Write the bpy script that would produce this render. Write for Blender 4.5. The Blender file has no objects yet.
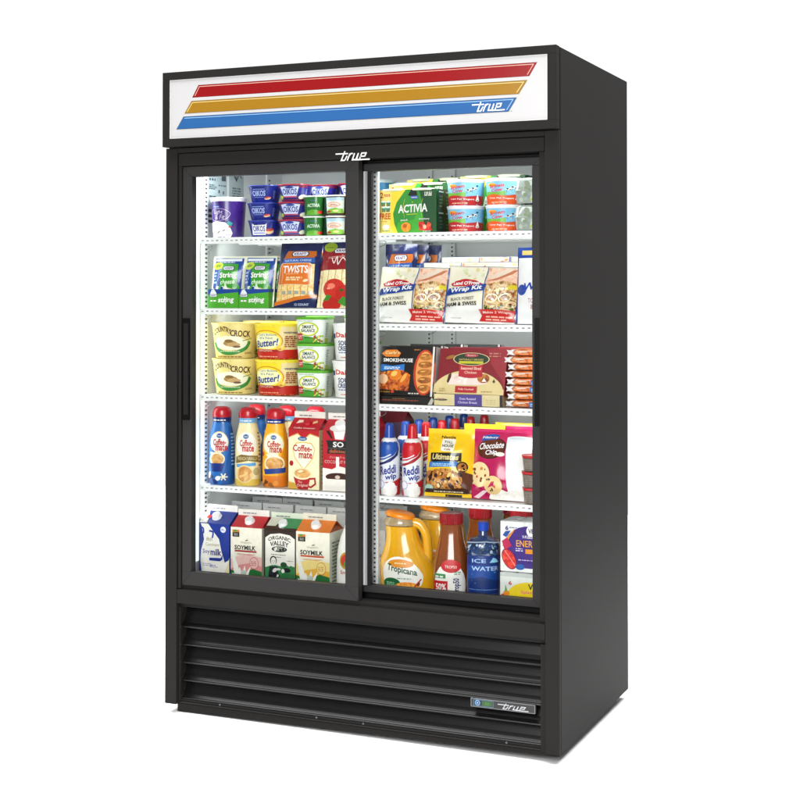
import bpy, math, random
from mathutils import Vector, Matrix
from mathutils.geometry import tessellate_polygon

scene = bpy.context.scene
COL = scene.collection
rnd = random.Random(7)
PI = math.pi

# ------------------------------------------------------------------ materials
MATS = {}
def lin(h):
    h = h.lstrip('#'); out = []
    for i in (0, 2, 4):
        c = int(h[i:i+2], 16) / 255
        out.append(c / 12.92 if c <= .04045 else ((c + .055) / 1.055) ** 2.4)
    return out

def new_mat(name):
    m = bpy.data.materials.new(name); m.use_nodes = True
    nt = m.node_tree; b = nt.nodes['Principled BSDF']
    return m, nt, b

def node(nt, t, **kw):
    n = nt.nodes.new(t)
    for k, v in kw.items(): setattr(n, k, v)
    return n

def printed(hexc, rough=.38, var=.06, coat=0.0, metal=0.0, scale=60, bump=0.0, trans=0.0, sss=0.0):
    """a coloured surface with slight procedural mottling of colour and gloss"""
    key = (hexc, rough, var, coat, metal, scale, bump, trans, sss)
    if key in MATS: return MATS[key]
    m, nt, b = new_mat('ink_' + hexc.lstrip('#'))
    L = nt.links
    rgb = [min(.86, c**1.2) for c in lin(hexc)]                   # inks are a little deeper than they photograph
    tc = node(nt, 'ShaderNodeTexCoord'); nz = node(nt, 'ShaderNodeTexNoise'); nz.inputs['Scale'].default_value = scale
    nz.inputs['Detail'].default_value = 3
    L.new(tc.outputs['Object'], nz.inputs['Vector'])
    mr = node(nt, 'ShaderNodeMapRange'); mr.inputs['From Min'].default_value = .3; mr.inputs['From Max'].default_value = .7
    mr.inputs['To Min'].default_value = 1 - var; mr.inputs['To Max'].default_value = 1 + var * .6
    L.new(nz.outputs['Fac'], mr.inputs['Value'])
    mx = node(nt, 'ShaderNodeVectorMath', operation='SCALE'); mx.inputs[0].default_value = rgb
    L.new(mr.outputs[0], mx.inputs['Scale']); L.new(mx.outputs[0], b.inputs['Base Color'])
    m2 = node(nt, 'ShaderNodeMapRange'); m2.inputs['To Min'].default_value = rough * .75; m2.inputs['To Max'].default_value = rough * 1.25
    L.new(nz.outputs['Fac'], m2.inputs['Value']); L.new(m2.outputs[0], b.inputs['Roughness'])
    b.inputs['Coat Weight'].default_value = coat; b.inputs['Metallic'].default_value = metal
    b.inputs['Coat Roughness'].default_value = .07
    if trans: b.inputs['Transmission Weight'].default_value = trans
    if sss:
        b.inputs['Subsurface Weight'].default_value = sss; b.inputs['Subsurface Scale'].default_value = .01
    if bump:
        bp = node(nt, 'ShaderNodeBump'); bp.inputs['Strength'].default_value = bump; bp.inputs['Distance'].default_value = .001
        L.new(nz.outputs['Fac'], bp.inputs['Height']); L.new(bp.outputs[0], b.inputs['Normal'])
    MATS[key] = m
    return m

def food(name, stops, scale=90, detail=3, kind='noise', rough=.4):
    """procedural food picture: colours mixed by noise or cells"""
    if name in MATS: return MATS[name]
    m, nt, b = new_mat(name); L = nt.links
    tc = node(nt, 'ShaderNodeTexCoord')
    if kind == 'noise':
        t = node(nt, 'ShaderNodeTexNoise'); t.inputs['Detail'].default_value = detail; t.inputs['Distortion'].default_value = 1.2
        out = t.outputs['Fac']
    elif kind == 'wave':
        t = node(nt, 'ShaderNodeTexWave'); t.inputs['Distortion'].default_value = 3.0; t.inputs['Detail'].default_value = 2
        out = t.outputs['Fac']
    else:
        t = node(nt, 'ShaderNodeTexVoronoi'); out = t.outputs['Distance']
    t.inputs['Scale'].default_value = scale
    L.new(tc.outputs['Object'], t.inputs['Vector'])
    cr = node(nt, 'ShaderNodeValToRGB')
    lo, hi = (.3, .7) if kind == 'noise' else (0, 1)
    els = cr.color_ramp.elements
    while len(els) < len(stops): els.new(.5)
    for i, h in enumerate(stops):
        els[i].position = lo + (hi - lo) * i / (len(stops) - 1); els[i].color = [c**1.2 for c in lin(h)] + [1]
    L.new(out, cr.inputs[0]); L.new(cr.outputs[0], b.inputs['Base Color'])
    b.inputs['Roughness'].default_value = rough
    MATS[name] = m
    return m

def metal_paint(name, rgb, rough, spec=.5, bump=.03, ior=1.5):
    m, nt, b = new_mat(name); L = nt.links
    tc = node(nt, 'ShaderNodeTexCoord'); nz = node(nt, 'ShaderNodeTexNoise'); nz.inputs['Scale'].default_value = 900
    n2 = node(nt, 'ShaderNodeTexNoise'); n2.inputs['Scale'].default_value = 2.2; n2.inputs['Detail'].default_value = 4
    L.new(tc.outputs['Object'], nz.inputs['Vector']); L.new(tc.outputs['Object'], n2.inputs['Vector'])
    mr = node(nt, 'ShaderNodeMapRange'); mr.inputs['To Min'].default_value = .9; mr.inputs['To Max'].default_value = 1.1
    L.new(n2.outputs['Fac'], mr.inputs['Value'])
    mx = node(nt, 'ShaderNodeVectorMath', operation='SCALE'); mx.inputs[0].default_value = rgb
    L.new(mr.outputs[0], mx.inputs['Scale']); L.new(mx.outputs[0], b.inputs['Base Color'])
    b.inputs['Roughness'].default_value = rough; b.inputs['Specular IOR Level'].default_value = spec; b.inputs['IOR'].default_value = ior
    bp = node(nt, 'ShaderNodeBump'); bp.inputs['Strength'].default_value = bump; bp.inputs['Distance'].default_value = .0005
    L.new(nz.outputs['Fac'], bp.inputs['Height']); L.new(bp.outputs[0], b.inputs['Normal'])
    return m

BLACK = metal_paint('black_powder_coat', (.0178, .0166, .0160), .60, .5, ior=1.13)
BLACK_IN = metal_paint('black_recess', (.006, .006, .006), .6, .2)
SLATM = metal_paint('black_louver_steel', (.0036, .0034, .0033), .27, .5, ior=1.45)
DOORM = metal_paint('door_frame_coating', (.0275, .0264, .0260), .45, .5, ior=1.2)
HANDLEM = metal_paint('handle_plastic', (.002, .002, .002), .4, .12)
LINER = metal_paint('white_liner', (.72, .75, .745), .35, .5)
SHELFM = metal_paint('white_shelf_wire_coat', (.84, .85, .84), .35, .5)
PILASTER = metal_paint('pilaster_enamel', (.76, .78, .77), .35, .5)
ALU = metal_paint('aluminium_strip', (.42, .42, .43), .35, .6)
FLOORM = metal_paint('studio_sweep_paper', (.86, .86, .86), .9, .1, 0)

def emis(name, rgb, s):
    m, nt, b = new_mat(name)
    b.inputs['Base Color'].default_value = (*rgb, 1); b.inputs['Emission Color'].default_value = (*rgb, 1)
    b.inputs['Emission Strength'].default_value = s
    return m
LEDM = emis('led_diffuser', (.84, .93, .88), .8)

def glass_mat():
    m = bpy.data.materials.new('door_glass'); m.use_nodes = True; nt = m.node_tree; nt.nodes.clear(); L = nt.links
    o = node(nt, 'ShaderNodeOutputMaterial'); mix = node(nt, 'ShaderNodeMixShader')
    tr = node(nt, 'ShaderNodeBsdfTransparent'); tr.inputs[0].default_value = (.985, .995, .99, 1)
    gl = node(nt, 'ShaderNodeBsdfGlossy'); gl.inputs['Roughness'].default_value = .02
    gl.inputs[0].default_value = (1, 1, 1, 1)
    fr = node(nt, 'ShaderNodeFresnel'); fr.inputs['IOR'].default_value = 1.13
    L.new(fr.outputs[0], mix.inputs[0]); L.new(tr.outputs[0], mix.inputs[1]); L.new(gl.outputs[0], mix.inputs[2])
    L.new(mix.outputs[0], o.inputs[0])
    return m
GLASS = glass_mat()

# ------------------------------------------------------------------ mesh collector
def subdiv(tris, L):
    if L is None: return tris
    out = []; st = list(tris); L2 = L * L
    while st:
        a, b, c = st.pop()
        e = [((a[0]-b[0])**2+(a[1]-b[1])**2, 0), ((b[0]-c[0])**2+(b[1]-c[1])**2, 1), ((c[0]-a[0])**2+(c[1]-a[1])**2, 2)]
        m, i = max(e)
        if m <= L2: out.append((a, b, c)); continue
        if i == 1: a, b, c = b, c, a
        elif i == 2: a, b, c = c, a, b
        d = ((a[0]+b[0])/2, (a[1]+b[1])/2)
        st.append((a, d, c)); st.append((d, b, c))
    return out

TEXTS = {}
def text_tris(s, bold=0.0, res=2):
    k = (s, bold)
    if k in TEXTS: return TEXTS[k]
    cu = bpy.data.curves.new('lettering', 'FONT'); cu.body = s; cu.resolution_u = res; cu.offset = bold
    o = bpy.data.objects.new('lettering', cu); COL.objects.link(o)
    dg = bpy.context.evaluated_depsgraph_get(); me = o.evaluated_get(dg).to_mesh()
    me.calc_loop_triangles()
    vs = [(v.co.x, v.co.y) for v in me.vertices]
    t = [tuple(vs[i] for i in tr.vertices) for tr in me.loop_triangles]
    o.evaluated_get(dg).to_mesh_clear()
    bpy.data.objects.remove(o); bpy.data.curves.remove(cu)
    xs = [v[0] for v in vs]; ys = [v[1] for v in vs]
    x0, x1, y0, y1 = min(xs), max(xs), min(ys), max(ys)
    t = [tuple(((p[0]-x0)/(x1-x0), (p[1]-y0)/(y1-y0)) for p in tr) for tr in t]
    TEXTS[k] = t
    return t

class P:
    """collects body faces and printed graphics of one mesh"""
    def __init__(self):
        self.v = []; self.f = []; self.m = []; self.mats = []; self.off = .0002; self.S = None; self.R = (0, 1, 0, 1); self.L = None
        self.smooth = False; self.ink = ()
    def mi(self, mat):
        if isinstance(mat, str): mat = printed(mat, *self.ink)
        if mat not in self.mats: self.mats.append(mat)
        return self.mats.index(mat)
    def face(self, pts, mat):
        n = len(self.v); self.v += [tuple(p) for p in pts]; self.f.append(tuple(range(n, n + len(pts)))); self.m.append(self.mi(mat))
    def box(self, x0, x1, y0, y1, z0, z1, mat):
        n = len(self.v)
        self.v += [(x0,y0,z0),(x1,y0,z0),(x1,y1,z0),(x0,y1,z0),(x0,y0,z1),(x1,y0,z1),(x1,y1,z1),(x0,y1,z1)]
        k = self.mi(mat)
        for q in ((0,3,2,1),(4,5,6,7),(0,1,5,4),(1,2,6,5),(2,3,7,6),(3,0,4,7)):
            self.f.append(tuple(n+i for i in q)); self.m.append(k)
    def extrude_x(self, prof, x0, x1, mat, closed=True):
        """profile of (y,z) swept along x"""
        n = len(self.v); k = self.mi(mat); c = len(prof)
        self.v += [(x0, y, z) for y, z in prof] + [(x1, y, z) for y, z in prof]
        for i in range(c if closed else c - 1):
            j = (i + 1) % c
            self.f.append((n+i, n+j, n+c+j, n+c+i)); self.m.append(k)
        if closed:
            self.f.append(tuple(n+i for i in range(c))); self.m.append(k)
            self.f.append(tuple(n+c+i for i in reversed(range(c)))); self.m.append(k)
    def tube(self, pts, r, mat, seg=10, rr=None):
        n0 = len(self.v); k = self.mi(mat); P_ = [Vector(p) for p in pts]
        for i, p in enumerate(P_):
            d = (P_[min(i+1, len(P_)-1)] - P_[max(i-1, 0)]).normalized()
            a = d.cross(Vector((0, 1, 0)));
            if a.length < .1: a = d.cross(Vector((1, 0, 0)))
            a.normalize(); b = d.cross(a); q = rr[i] if rr else r
            for s in range(seg):
                t = 2*PI*s/seg; self.v.append(tuple(p + a*math.cos(t)*q + b*math.sin(t)*q))
        for i in range(len(P_)-1):
            for s in range(seg):
                a_ = n0+i*seg+s; b_ = n0+i*seg+(s+1) % seg
                self.f.append((a_, b_, b_+seg, a_+seg)); self.m.append(k)
        self.f.append(tuple(n0+s for s in reversed(range(seg)))); self.m.append(k)
        self.f.append(tuple(n0+(len(P_)-1)*seg+s for s in range(seg))); self.m.append(k)
    # -- graphics; x,y are 0..1 across the active region
    def region(self, S, x0, w, y0, h, L=None):
        self.S = S; self.R = (x0, w, y0, h); self.L = L
    def tris(self, ts, mat, lift=True):
        if lift: self.off += .00009
        x0, w, y0, h = self.R; k = self.mi(mat)
        ts = [tuple((x0 + p[0]*w, y0 + p[1]*h) for p in t) for t in ts]
        for t in subdiv(ts, self.L):
            (ax, ay), (bx, by), (cx, cy) = t
            if (bx-ax)*(cy-ay) - (by-ay)*(cx-ax) < 0: t = (t[0], t[2], t[1])
            n = len(self.v); self.v += [tuple(self.S(p[0], p[1], self.off)) for p in t]
            self.f.append((n, n+1, n+2)); self.m.append(k)
    def poly(self, pts, mat):
        tr = tessellate_polygon([[Vector((x, y, 0)) for x, y in pts]])
        self.tris([tuple(pts[i] for i in t) for t in tr], mat)
    def rect(self, x0, y0, x1, y1, mat): self.tris([((x0,y0),(x1,y0),(x1,y1)), ((x0,y0),(x1,y1),(x0,y1))], mat)
    def ell(self, cx, cy, rx, ry, mat, rot=0, a0=0, a1=360, n=22):
        asp = self.R[3] / self.R[1]; c, s = math.cos(rot), math.sin(rot); pts = []
        for i in range(n + (1 if a1-a0 < 360 else 0)):
            t = math.radians(a0 + (a1-a0)*i/n); X, Y = rx*math.cos(t), ry*math.sin(t)*asp
            pts.append((cx + X*c - Y*s, cy + (X*s + Y*c)/asp))
        self.poly(pts, mat)
    def rrect(self, x0, y0, x1, y1, r, mat):
        asp = self.R[1] / self.R[3]; pts = []
        for cx, cy, a in ((x1-r, y1-r*asp, 0), (x0+r, y1-r*asp, 90), (x0+r, y0+r*asp, 180), (x1-r, y0+r*asp, 270)):
            for i in range(5):
                t = math.radians(a + i*22.5); pts.append((cx + r*math.cos(t), cy + r*asp*math.sin(t)))
        self.poly(pts, mat)
    def text(self, s, cx, cy, w, h, mat, bold=.02, shear=0, rot=0, arch=0):
        """lettering fitted to a w x h box about cx,cy (region fractions)"""
        bold = min(bold, .028); asp = self.R[3] / self.R[1]; c, sn = math.cos(math.radians(rot)), math.sin(math.radians(rot)); out = []
        for t in text_tris(s, bold):
            q = []
            for (x, y) in t:
                X = (x - .5)*w + (y-.5)*shear*h*asp; Y = ((y - .5)*h + arch*(.25 - (x-.5)**2)*4)*asp
                q.append((cx + X*c - Y*sn, cy + (X*sn + Y*c)/asp))
            out.append(tuple(q))
        self.tris(out, mat)
    def stroke(self, pts, w, mat, lift=True):
        asp = self.R[3] / self.R[1]; q = [(x, y*asp) for x, y in pts]; hw = w/2; Lf = []; Rt = []
        for i, (x, y) in enumerate(q):
            d = []
            for a, b in ((i-1, i), (i, i+1)):
                if a >= 0 and b < len(q):
                    dx, dy = q[b][0]-q[a][0], q[b][1]-q[a][1]; l = math.hypot(dx, dy) or 1; d.append((dx/l, dy/l))
            ux, uy = sum(e[0] for e in d), sum(e[1] for e in d); l = math.hypot(ux, uy) or 1; ux, uy = ux/l, uy/l
            m = hw/max(.45, ux*d[0][0]+uy*d[0][1]); e = hw*.4*((i == len(q)-1)-(i == 0)); x += ux*e; y += uy*e
            Lf.append((x-uy*m, (y+ux*m)/asp)); Rt.append((x+uy*m, (y-ux*m)/asp))
        ts = []
        for i in range(len(q)-1): ts += [(Rt[i], Rt[i+1], Lf[i+1]), (Rt[i], Lf[i+1], Lf[i])]
        self.tris(ts, mat, lift)
    def band(self, pts, w, mat, n=14):
        """smooth thick line through control points"""
        self.stroke(catmull(pts, n), w, mat)
    def dashes(self, x0, y0, x1, y1, rows, mat, seed=1, fill=.6):
        r = random.Random(seed); ts = []; hh = (y1-y0)/rows; asp = self.R[3]/self.R[1]
        for k in range(rows):
            y = y0 + k*hh; x = x0 + r.random()*.05*(x1-x0); end = x1 - r.random()*.25*(x1-x0)
            while x < end:
                w = hh*asp*(.6 + r.random()*2.2); xe = min(end, x+w)
                ts += [((x,y),(xe,y),(xe,y+hh*fill)),((x,y),(xe,y+hh*fill),(x,y+hh*fill))]; x = xe + hh*asp*.45
        self.tris(ts, mat)
    def blobs(self, x0, y0, x1, y1, n, size, mats, seed=1, asp=1):
        r = random.Random(seed)
        for k in range(n):
            self.ell(x0+(x1-x0)*r.random(), y0+(y1-y0)*r.random(), size*(.5+r.random()), size*(.5+r.random())*asp, mats[k % len(mats)], rot=r.random()*3, n=9)
    def build(self, name, parent=None, loc=(0, 0, 0), rot=(0, 0, 0), smooth=None, bevel=0):
        me = bpy.data.meshes.new(name); me.from_pydata(self.v, [], self.f)
        for m in self.mats: me.materials.append(m)
        me.polygons.foreach_set('material_index', self.m)
        if (self.smooth if smooth is None else smooth): me.polygons.foreach_set('use_smooth', [True]*len(self.f))
        me.update()
        o = bpy.data.objects.new(name, me); COL.objects.link(o)
        if parent is not None: o.parent = parent
        o.location = loc; o.rotation_euler = rot
        if bevel:
            md = o.modifiers.new('bevel', 'BEVEL'); md.width = bevel; md.segments = 2; md.limit_method = 'ANGLE'
        return o

def catmull(pts, n=8):
    out = []; q = [pts[0]] + list(pts) + [pts[-1]]
    for i in range(1, len(q)-2):
        a, b, c, d = q[i-1], q[i], q[i+1], q[i+2]
        for k in range(n):
            t = k/n
            out.append(tuple(.5*((2*b[j]) + (c[j]-a[j])*t + (2*a[j]-5*b[j]+4*c[j]-d[j])*t*t + (3*b[j]-a[j]-3*c[j]+d[j])*t**3) for j in range(len(b))))
    out.append(tuple(pts[-1]))
    return out

def interp(tab, v):
    if v <= tab[0][0]: return tab[0][1]
    for (a, ra), (b, rb) in zip(tab[:-1], tab[1:]):
        if v <= b: return ra + (rb-ra)*(v-a)/max(1e-9, b-a)
    return tab[-1][1]

class Lathe:
    """(super)elliptic turned body: profile [(z, radius)]; surface S(u,v,off) has u = arc length from the front"""
    def __init__(self, prof, n=2.0, asp=1.0, seg=40, sm=0, shift=None):
        self.prof = catmull(prof, sm) if sm else prof; self.n = n; self.asp = asp; self.seg = seg; self.shift = shift
        self.tab = []; s = 0; last = None; N = 240
        for i in range(N+1):
            t = PI*i/N
            x, y = self.sec(t)
            if last: s += math.hypot(x-last[0], y-last[1])
            last = (x, y); self.tab.append((s, t))
        self.r0 = max(r for z, r in self.prof)
        tot = self.tab[-1][0]; hs = seg//2                         # section corners spaced by arc length
        half = [interp(self.tab, tot*i/hs) for i in range(hs)]
        self.ts = half + [2*PI - interp(self.tab, tot*(hs-i)/hs) for i in range(hs)]
    def sec(self, t):
        c, s = math.cos(t), math.sin(t); r = (abs(c)**self.n + abs(s)**self.n)**(-1/self.n)
        return (s*r, -c*r*self.asp)
    def S(self, u, v, o):
        r = interp(self.prof, v); sgn = -1 if u < 0 else 1; a = abs(u)/self.r0
        t = interp(self.tab, a); x, y = self.sec(t); x2, y2 = self.sec(t+.01); nx, ny = (y2-y), -(x2-x)
        l = math.hypot(nx, ny) or 1
        nx, ny = -nx/l, -ny/l
        if nx*x+ny*y < 0: nx, ny = -nx, -ny
        sh = interp(self.shift, v) if self.shift else 0
        return (sgn*(x*r + nx*o) + sh, y*r + ny*o, v)
    def front(self, p, y0, y1, L=.006, turn=None):
        half = interp([(t, s) for s, t in self.tab], PI/2)*self.r0      # label wraps a little onto the right flank
        if turn is None: turn = .22 if self.n < 2.8 else 0
        if self.n < 2.8: p.region(self.S, -half*(.93-turn), 2*half*.93, y0, y1-y0, L)
        else: p.region(self.S, -self.r0*1.0, self.r0*2.45, y0, y1-y0, L)
    def body(self, p, mat, cap=True, z0=None, z1=None):
        zs = [z for z, r in self.prof if (z0 is None or z >= z0) and (z1 is None or z <= z1)]
        k = p.mi(mat); n = len(p.v)
        for z in zs:
            r = interp(self.prof, z); sh = interp(self.shift, z) if self.shift else 0
            for i in range(self.seg):
                x, y = self.sec(self.ts[i]); p.v.append((x*r+sh, y*r, z))
        for a in range(len(zs)-1):
            for i in range(self.seg):
                j = (i+1) % self.seg; q = n+a*self.seg
                p.f.append((q+i, q+j, q+self.seg+j, q+self.seg+i)); p.m.append(k)
        if cap:
            for q, z in ((n, zs[0]), (n+(len(zs)-1)*self.seg, zs[-1])):
                r = interp(self.prof, z); sh = interp(self.shift, z) if self.shift else 0
                ring = []
                for i in range(self.seg):
                    x, y = self.sec(self.ts[i]); ring.append((x*r+sh, y*r, z))
                p.face(ring, mat)

def flat(y=0): return lambda u, v, o: (u, y - o, v)
def right_side(x): return lambda u, v, o: (x + o, u, v)

def empty(name, label, cat, group=None):
    o = bpy.data.objects.new(name, None); o.empty_display_size = .02; COL.objects.link(o)
    o['label'] = label; o['category'] = cat
    if group: o['group'] = group
    return o

def copy_tree(o, parent=None):
    c = o.copy(); COL.objects.link(c); c.parent = parent
    for ch in o.children: copy_tree(ch, c)
    return c
USED = set(); JIT = random.Random(21)
def put(root, loc, label, rz=0, rx=0, ry=0, group=None, sc=None):
    if root.name in USED: root = copy_tree(root)
    USED.add(root.name); rz += JIT.uniform(-2.3, 2.3); loc = (loc[0]+JIT.uniform(-.0012, .0012), loc[1]+JIT.uniform(-.003, .002), loc[2])
    root.location = loc; root.rotation_euler = (math.radians(rx), math.radians(ry), math.radians(rz)); root['label'] = label
    if group: root['group'] = group
    if sc: root.scale = sc
    return root

# the maker's script wordmark, drawn as strokes in a 0..1 box
WORD = [[(0,.77),(.36,.77)], [(.27,1.02),(.165,.04),(.265,.04),(.335,.50)], [(.345,.02),(.425,.76)], [(.395,.50),(.46,.76),(.505,.76)],
        [(.560,.76),(.495,.07),(.60,.07),(.675,.76)], [(.675,.76),(.615,.05),(1.0,.06)], [(.735,.40),(.865,.42),(.905,.76),(.775,.76),(.705,.07)]]
def wordmark(p, x0, y0, w, h, mat, t=.035):
    for k, s in enumerate(WORD): p.stroke([(x0+x*w, y0+y*h) for x, y in s], t*w, mat)


# ------------------------------------------------------------------ the cooler
W, D, H = 1.197, .689, 1.855
GX = .0012
cooler = empty('display_cooler', 'black two door glass merchandiser cooler with a striped white header sign, filled with groceries', 'display cooler')
p = P()
p.box(0, .038, .016, D, .02, 1.6355, BLACK)                    # left side wall
p.box(1.159, W, .016, D, .02, H - .001, BLACK)                 # right side wall
p.box(.038, 1.159, .635, D, .02, H - .001, BLACK)
p.box(0, .038, .016, D, 1.6355, H - .001, BLACK)
p.box(.038, 1.159, .012, .635, 1.64, H - .002, BLACK)          # top deck
p.box(.038, 1.159, .09, .635, .02, .345, BLACK)                # machine compartment
p.build('cabinet_body', cooler, bevel=.0012)
p = P()
p.box(0, .0385, 0, .0135, .02, 1.6355, BLACK)                   # face frame stiles
p.box(1.1585, W, 0, .0135, .02, 1.6355, BLACK)
p.box(.0405, 1.1565, .0035, .03, 1.583, 1.6195, BLACK)          # top track cover
p.box(.039, 1.158, .0005, .03, 1.6215, 1.6355, BLACK)
p.box(.0395, 1.1575, .0005, .03, .3135, .3530, BLACK)           # sill cover
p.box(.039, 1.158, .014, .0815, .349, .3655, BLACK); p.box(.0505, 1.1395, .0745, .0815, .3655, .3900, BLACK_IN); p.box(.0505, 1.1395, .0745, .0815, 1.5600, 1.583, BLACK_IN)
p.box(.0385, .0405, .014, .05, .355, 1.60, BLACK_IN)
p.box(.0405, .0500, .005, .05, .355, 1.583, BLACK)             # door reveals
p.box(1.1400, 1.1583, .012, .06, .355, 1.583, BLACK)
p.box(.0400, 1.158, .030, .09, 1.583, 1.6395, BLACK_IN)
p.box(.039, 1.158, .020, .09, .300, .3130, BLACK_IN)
p.build('face_frame', cooler, bevel=.0012)
p = P(); p.region(flat(0), .552, .103, 1.579, .025)
wordmark(p, 0, 0, 1, 1, printed('#e8e8e6', .3), .036)
p.off = .0
b = p.build('logo_badge', cooler, loc=(0, .0030, 0))

# header with sign
p = P()
for a in ((0, W, 1.8325, H), (0, W, 1.6380, 1.6615), ): p.box(a[0], a[1], -.020, .0100, a[2], a[3], BLACK)
p.box(0, .0225, -.020, .0100, 1.6615, 1.8325, BLACK); p.box(1.1725, W, -.020, .0100, 1.6615, 1.8325, BLACK)
header = p.build('header_frame', cooler, bevel=.0010)
p = P()
SIGN = printed('#c2c1c1', .22, .012, scale=2.5); SX0, SW_, SZ0, SH_ = .0225, 1.150, 1.6615, .171
p.box(.0225, 1.1725, -.0165, .008, 1.6615, 1.8325, printed('#d6d6d6', .22, .01, scale=2.5))
def sx(x): return (x - SX0)/SW_
def sz(z): return (z - SZ0)/SH_
p.region(flat(-.0165), SX0, SW_, SZ0, SH_)
p.rect(.003, .02, .997, .98, SIGN)
for (xl1, zt, xl0, zb, xr1, xr0), c, cl, edge in (((.120,1.8130,.099,1.7775,1.145,1.1230), '#920c15', '#d8b0a0', '#80202a'), ((.097,1.7680,.073,1.7325,1.118,1.0940), '#a07a20', '#d8c68c', '#8a6e30'), ((.070,1.7240,.046,1.6880,1.089,1.0660), '#34689c', '#9cbcda', '#34597e')):
    A = (xl1, zt); B = (xl0, zb); C_ = (xr0, zb); D_ = (xr1, zt)
    p.poly([(sx(x), sz(z)) for x, z in (B, C_, D_, A)], printed(edge, .22, .02, scale=2.5))
    i = .0016
    p.poly([(sx(x), sz(z)) for x, z in ((xl0+2*i, zb+i), (xr0-i*.4, zb+i), (xr1-2*i, zt-i), (xl1+i*.4, zt-i))], printed(c, .22, .02, scale=2.5))
    i = .0048
    q = [(xl0+2*i, zb+i), (xl1+i*.7, zt-i), (xr1-2.2*i, zt-i), (xr0-i*1.1, zb+i)]
    if c == '#34689c': q = q[1:]
    p.stroke([(sx(x), sz(z)) for x, z in q[0:]], .0016, printed(cl, .22, .02, scale=2.5))
wordmark(p, sx(.964), sz(1.692), .091/SW_, .024/SH_, printed('#f4f6f8', .3), .034)
p.ell(sx(1.074), sz(1.6885), .0011, .007, printed('#444444'), n=8)
p.build('sign_panel', cooler)

# grille
p = P()
p.box(.0315, .0425, .016, .06, .0200, .2995, BLACK); p.box(1.1425, 1.1583, .010, .06, .0200, .2995, BLACK)
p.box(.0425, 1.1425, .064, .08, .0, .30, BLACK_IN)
p.build('grille_frame', cooler, bevel=.0010)
p = P()
tops = [.2995, .2395, .1875, .1360, .0845, .0325]
for a, b_ in zip(tops[:-1], tops[1:]):
    h = a - b_
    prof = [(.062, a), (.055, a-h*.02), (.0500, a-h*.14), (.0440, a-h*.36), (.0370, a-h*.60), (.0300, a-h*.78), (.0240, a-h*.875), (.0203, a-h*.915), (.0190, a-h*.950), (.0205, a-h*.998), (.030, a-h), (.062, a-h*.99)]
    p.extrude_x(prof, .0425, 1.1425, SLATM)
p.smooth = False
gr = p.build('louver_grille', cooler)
md = gr.modifiers.new('bevel', 'BEVEL'); md.width = .0016; md.segments = 3; md.limit_method = 'ANGLE'; md.angle_limit = math.radians(12)
p = P()
p.box(.0315, 1.1900, .018, .58, -.004, .0195, BLACK); p.box(.0315, 1.158, .0185, .06, .0195, .0325, BLACK); p.box(.040, 1.14, .0145, .018, .0235, .0265, SLATM)
p.v = [(x, y, .0105 if (z < 0 and x > 1) else z) for x, y, z in p.v]
kick = p.build('kick_plate', cooler, bevel=.0010)
for x in (.1750, .4860, .6300, .6350, 1.0460):
    if x == .6350: continue
    s = P(); lt = Lathe([(0, .0), (.0005, .0034), (.0020, .0026), (.0026, .0001)], seg=12); lt.body(s, printed('#6a6a6c', .4), cap=False)
    s.build('screw', kick, loc=(x, .0180, .0300), rot=(math.radians(90), 0, 0), smooth=True)
# thermometer badge on the louvers
p = P()
bx0, bw, bz0, bh = .947, .179, .1155, .0225
p.box(bx0, bx0+bw, .0140, .0240, bz0, bz0+bh, printed('#8f9092', .3, .05, metal=.6))
p.region(flat(.0140), bx0, bw, bz0, bh)
p.rect(.008, .06, .992, .94, printed('#2c2c2d', .35)); p.rect(.045, .12, .355, .90, printed('#5d7f94', .4)); p.rect(.052, .18, .348, .84, printed('#20262b', .4))
p.rect(.18, .22, .335, .80, printed('#35602b', .4)); p.text('38', .255, .5, .07, .34, printed('#4a7a3a'), rot=0)
p.ell(.108, .52, .040, .32, printed('#7fa6d0')); p.ell(.108, .52, .028, .22, printed('#26364a')); p.ell(.108, .52, .013, .10, printed('#8fb4da'))
wordmark(p, .43, .16, .47, .62, printed('#b9babc', .3), .028); p.ell(.945, .16, .004, .004, '#9a9a9a', n=6)
p.build('thermometer_panel', cooler, rot=(0, 0, 0))

# doors ---------------------------------------------------------------
def door(x0, x1, z0, z1, y0, y1, gx0, gx1, gz0, gz1, name):
    r = empty('sliding_door', '', '');
    del r['label']; del r['category']; r.parent = cooler
    p = P()
    def ring(a0, a1, b0, b1, y_a, y_b, c0, c1, d0, d1, m):
        p.box(a0, a1, y_a, y_b, d1, b1, m); p.box(a0, a1, y_a, y_b, b0, d0, m)
        p.box(a0, c0, y_a, y_b, d0, d1, m); p.box(c1, a1, y_a, y_b, d0, d1, m)
    ring(x0, x1, z0, z1, y0, y1, gx0, gx1, gz0, gz1, DOORM)
    for (ax, az, bx_, bz) in ((x0, z0, gx0, gz0), (x1, z0, gx1, gz0), (x0, z1, gx0, gz1), (x1, z1, gx1, gz1)):
        d = Vector((bx_-ax, 0, bz-az)); n = Vector((d.z, 0, -d.x)).normalized()*.0005
        A = Vector((ax, y0-.0004, az)); B = Vector((bx_, y0-.0004, bz))
        q = [A+n, B+n, B-n, A-n]
        if (q[1]-q[0]).cross(q[2]-q[0]).y > 0: q.reverse()
        p.face(q, BLACK_IN)
    f = p.build('door_frame', r, bevel=.0009)
    g = P(); ym = (y0+y1)/2
    e = .004
    q = [(gx0-e, ym, gz0-e), (gx1+e, ym, gz0-e), (gx1+e, ym, gz1+e), (gx0-e, ym, gz1+e)]
    g.face(q, GLASS)
    g.build('glass_pane', r)
    return r
dl = door(.0530, .6190, .3665, 1.5805, .008, .034, .0830, .5790, .4060, 1.5510, 'a')
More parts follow.
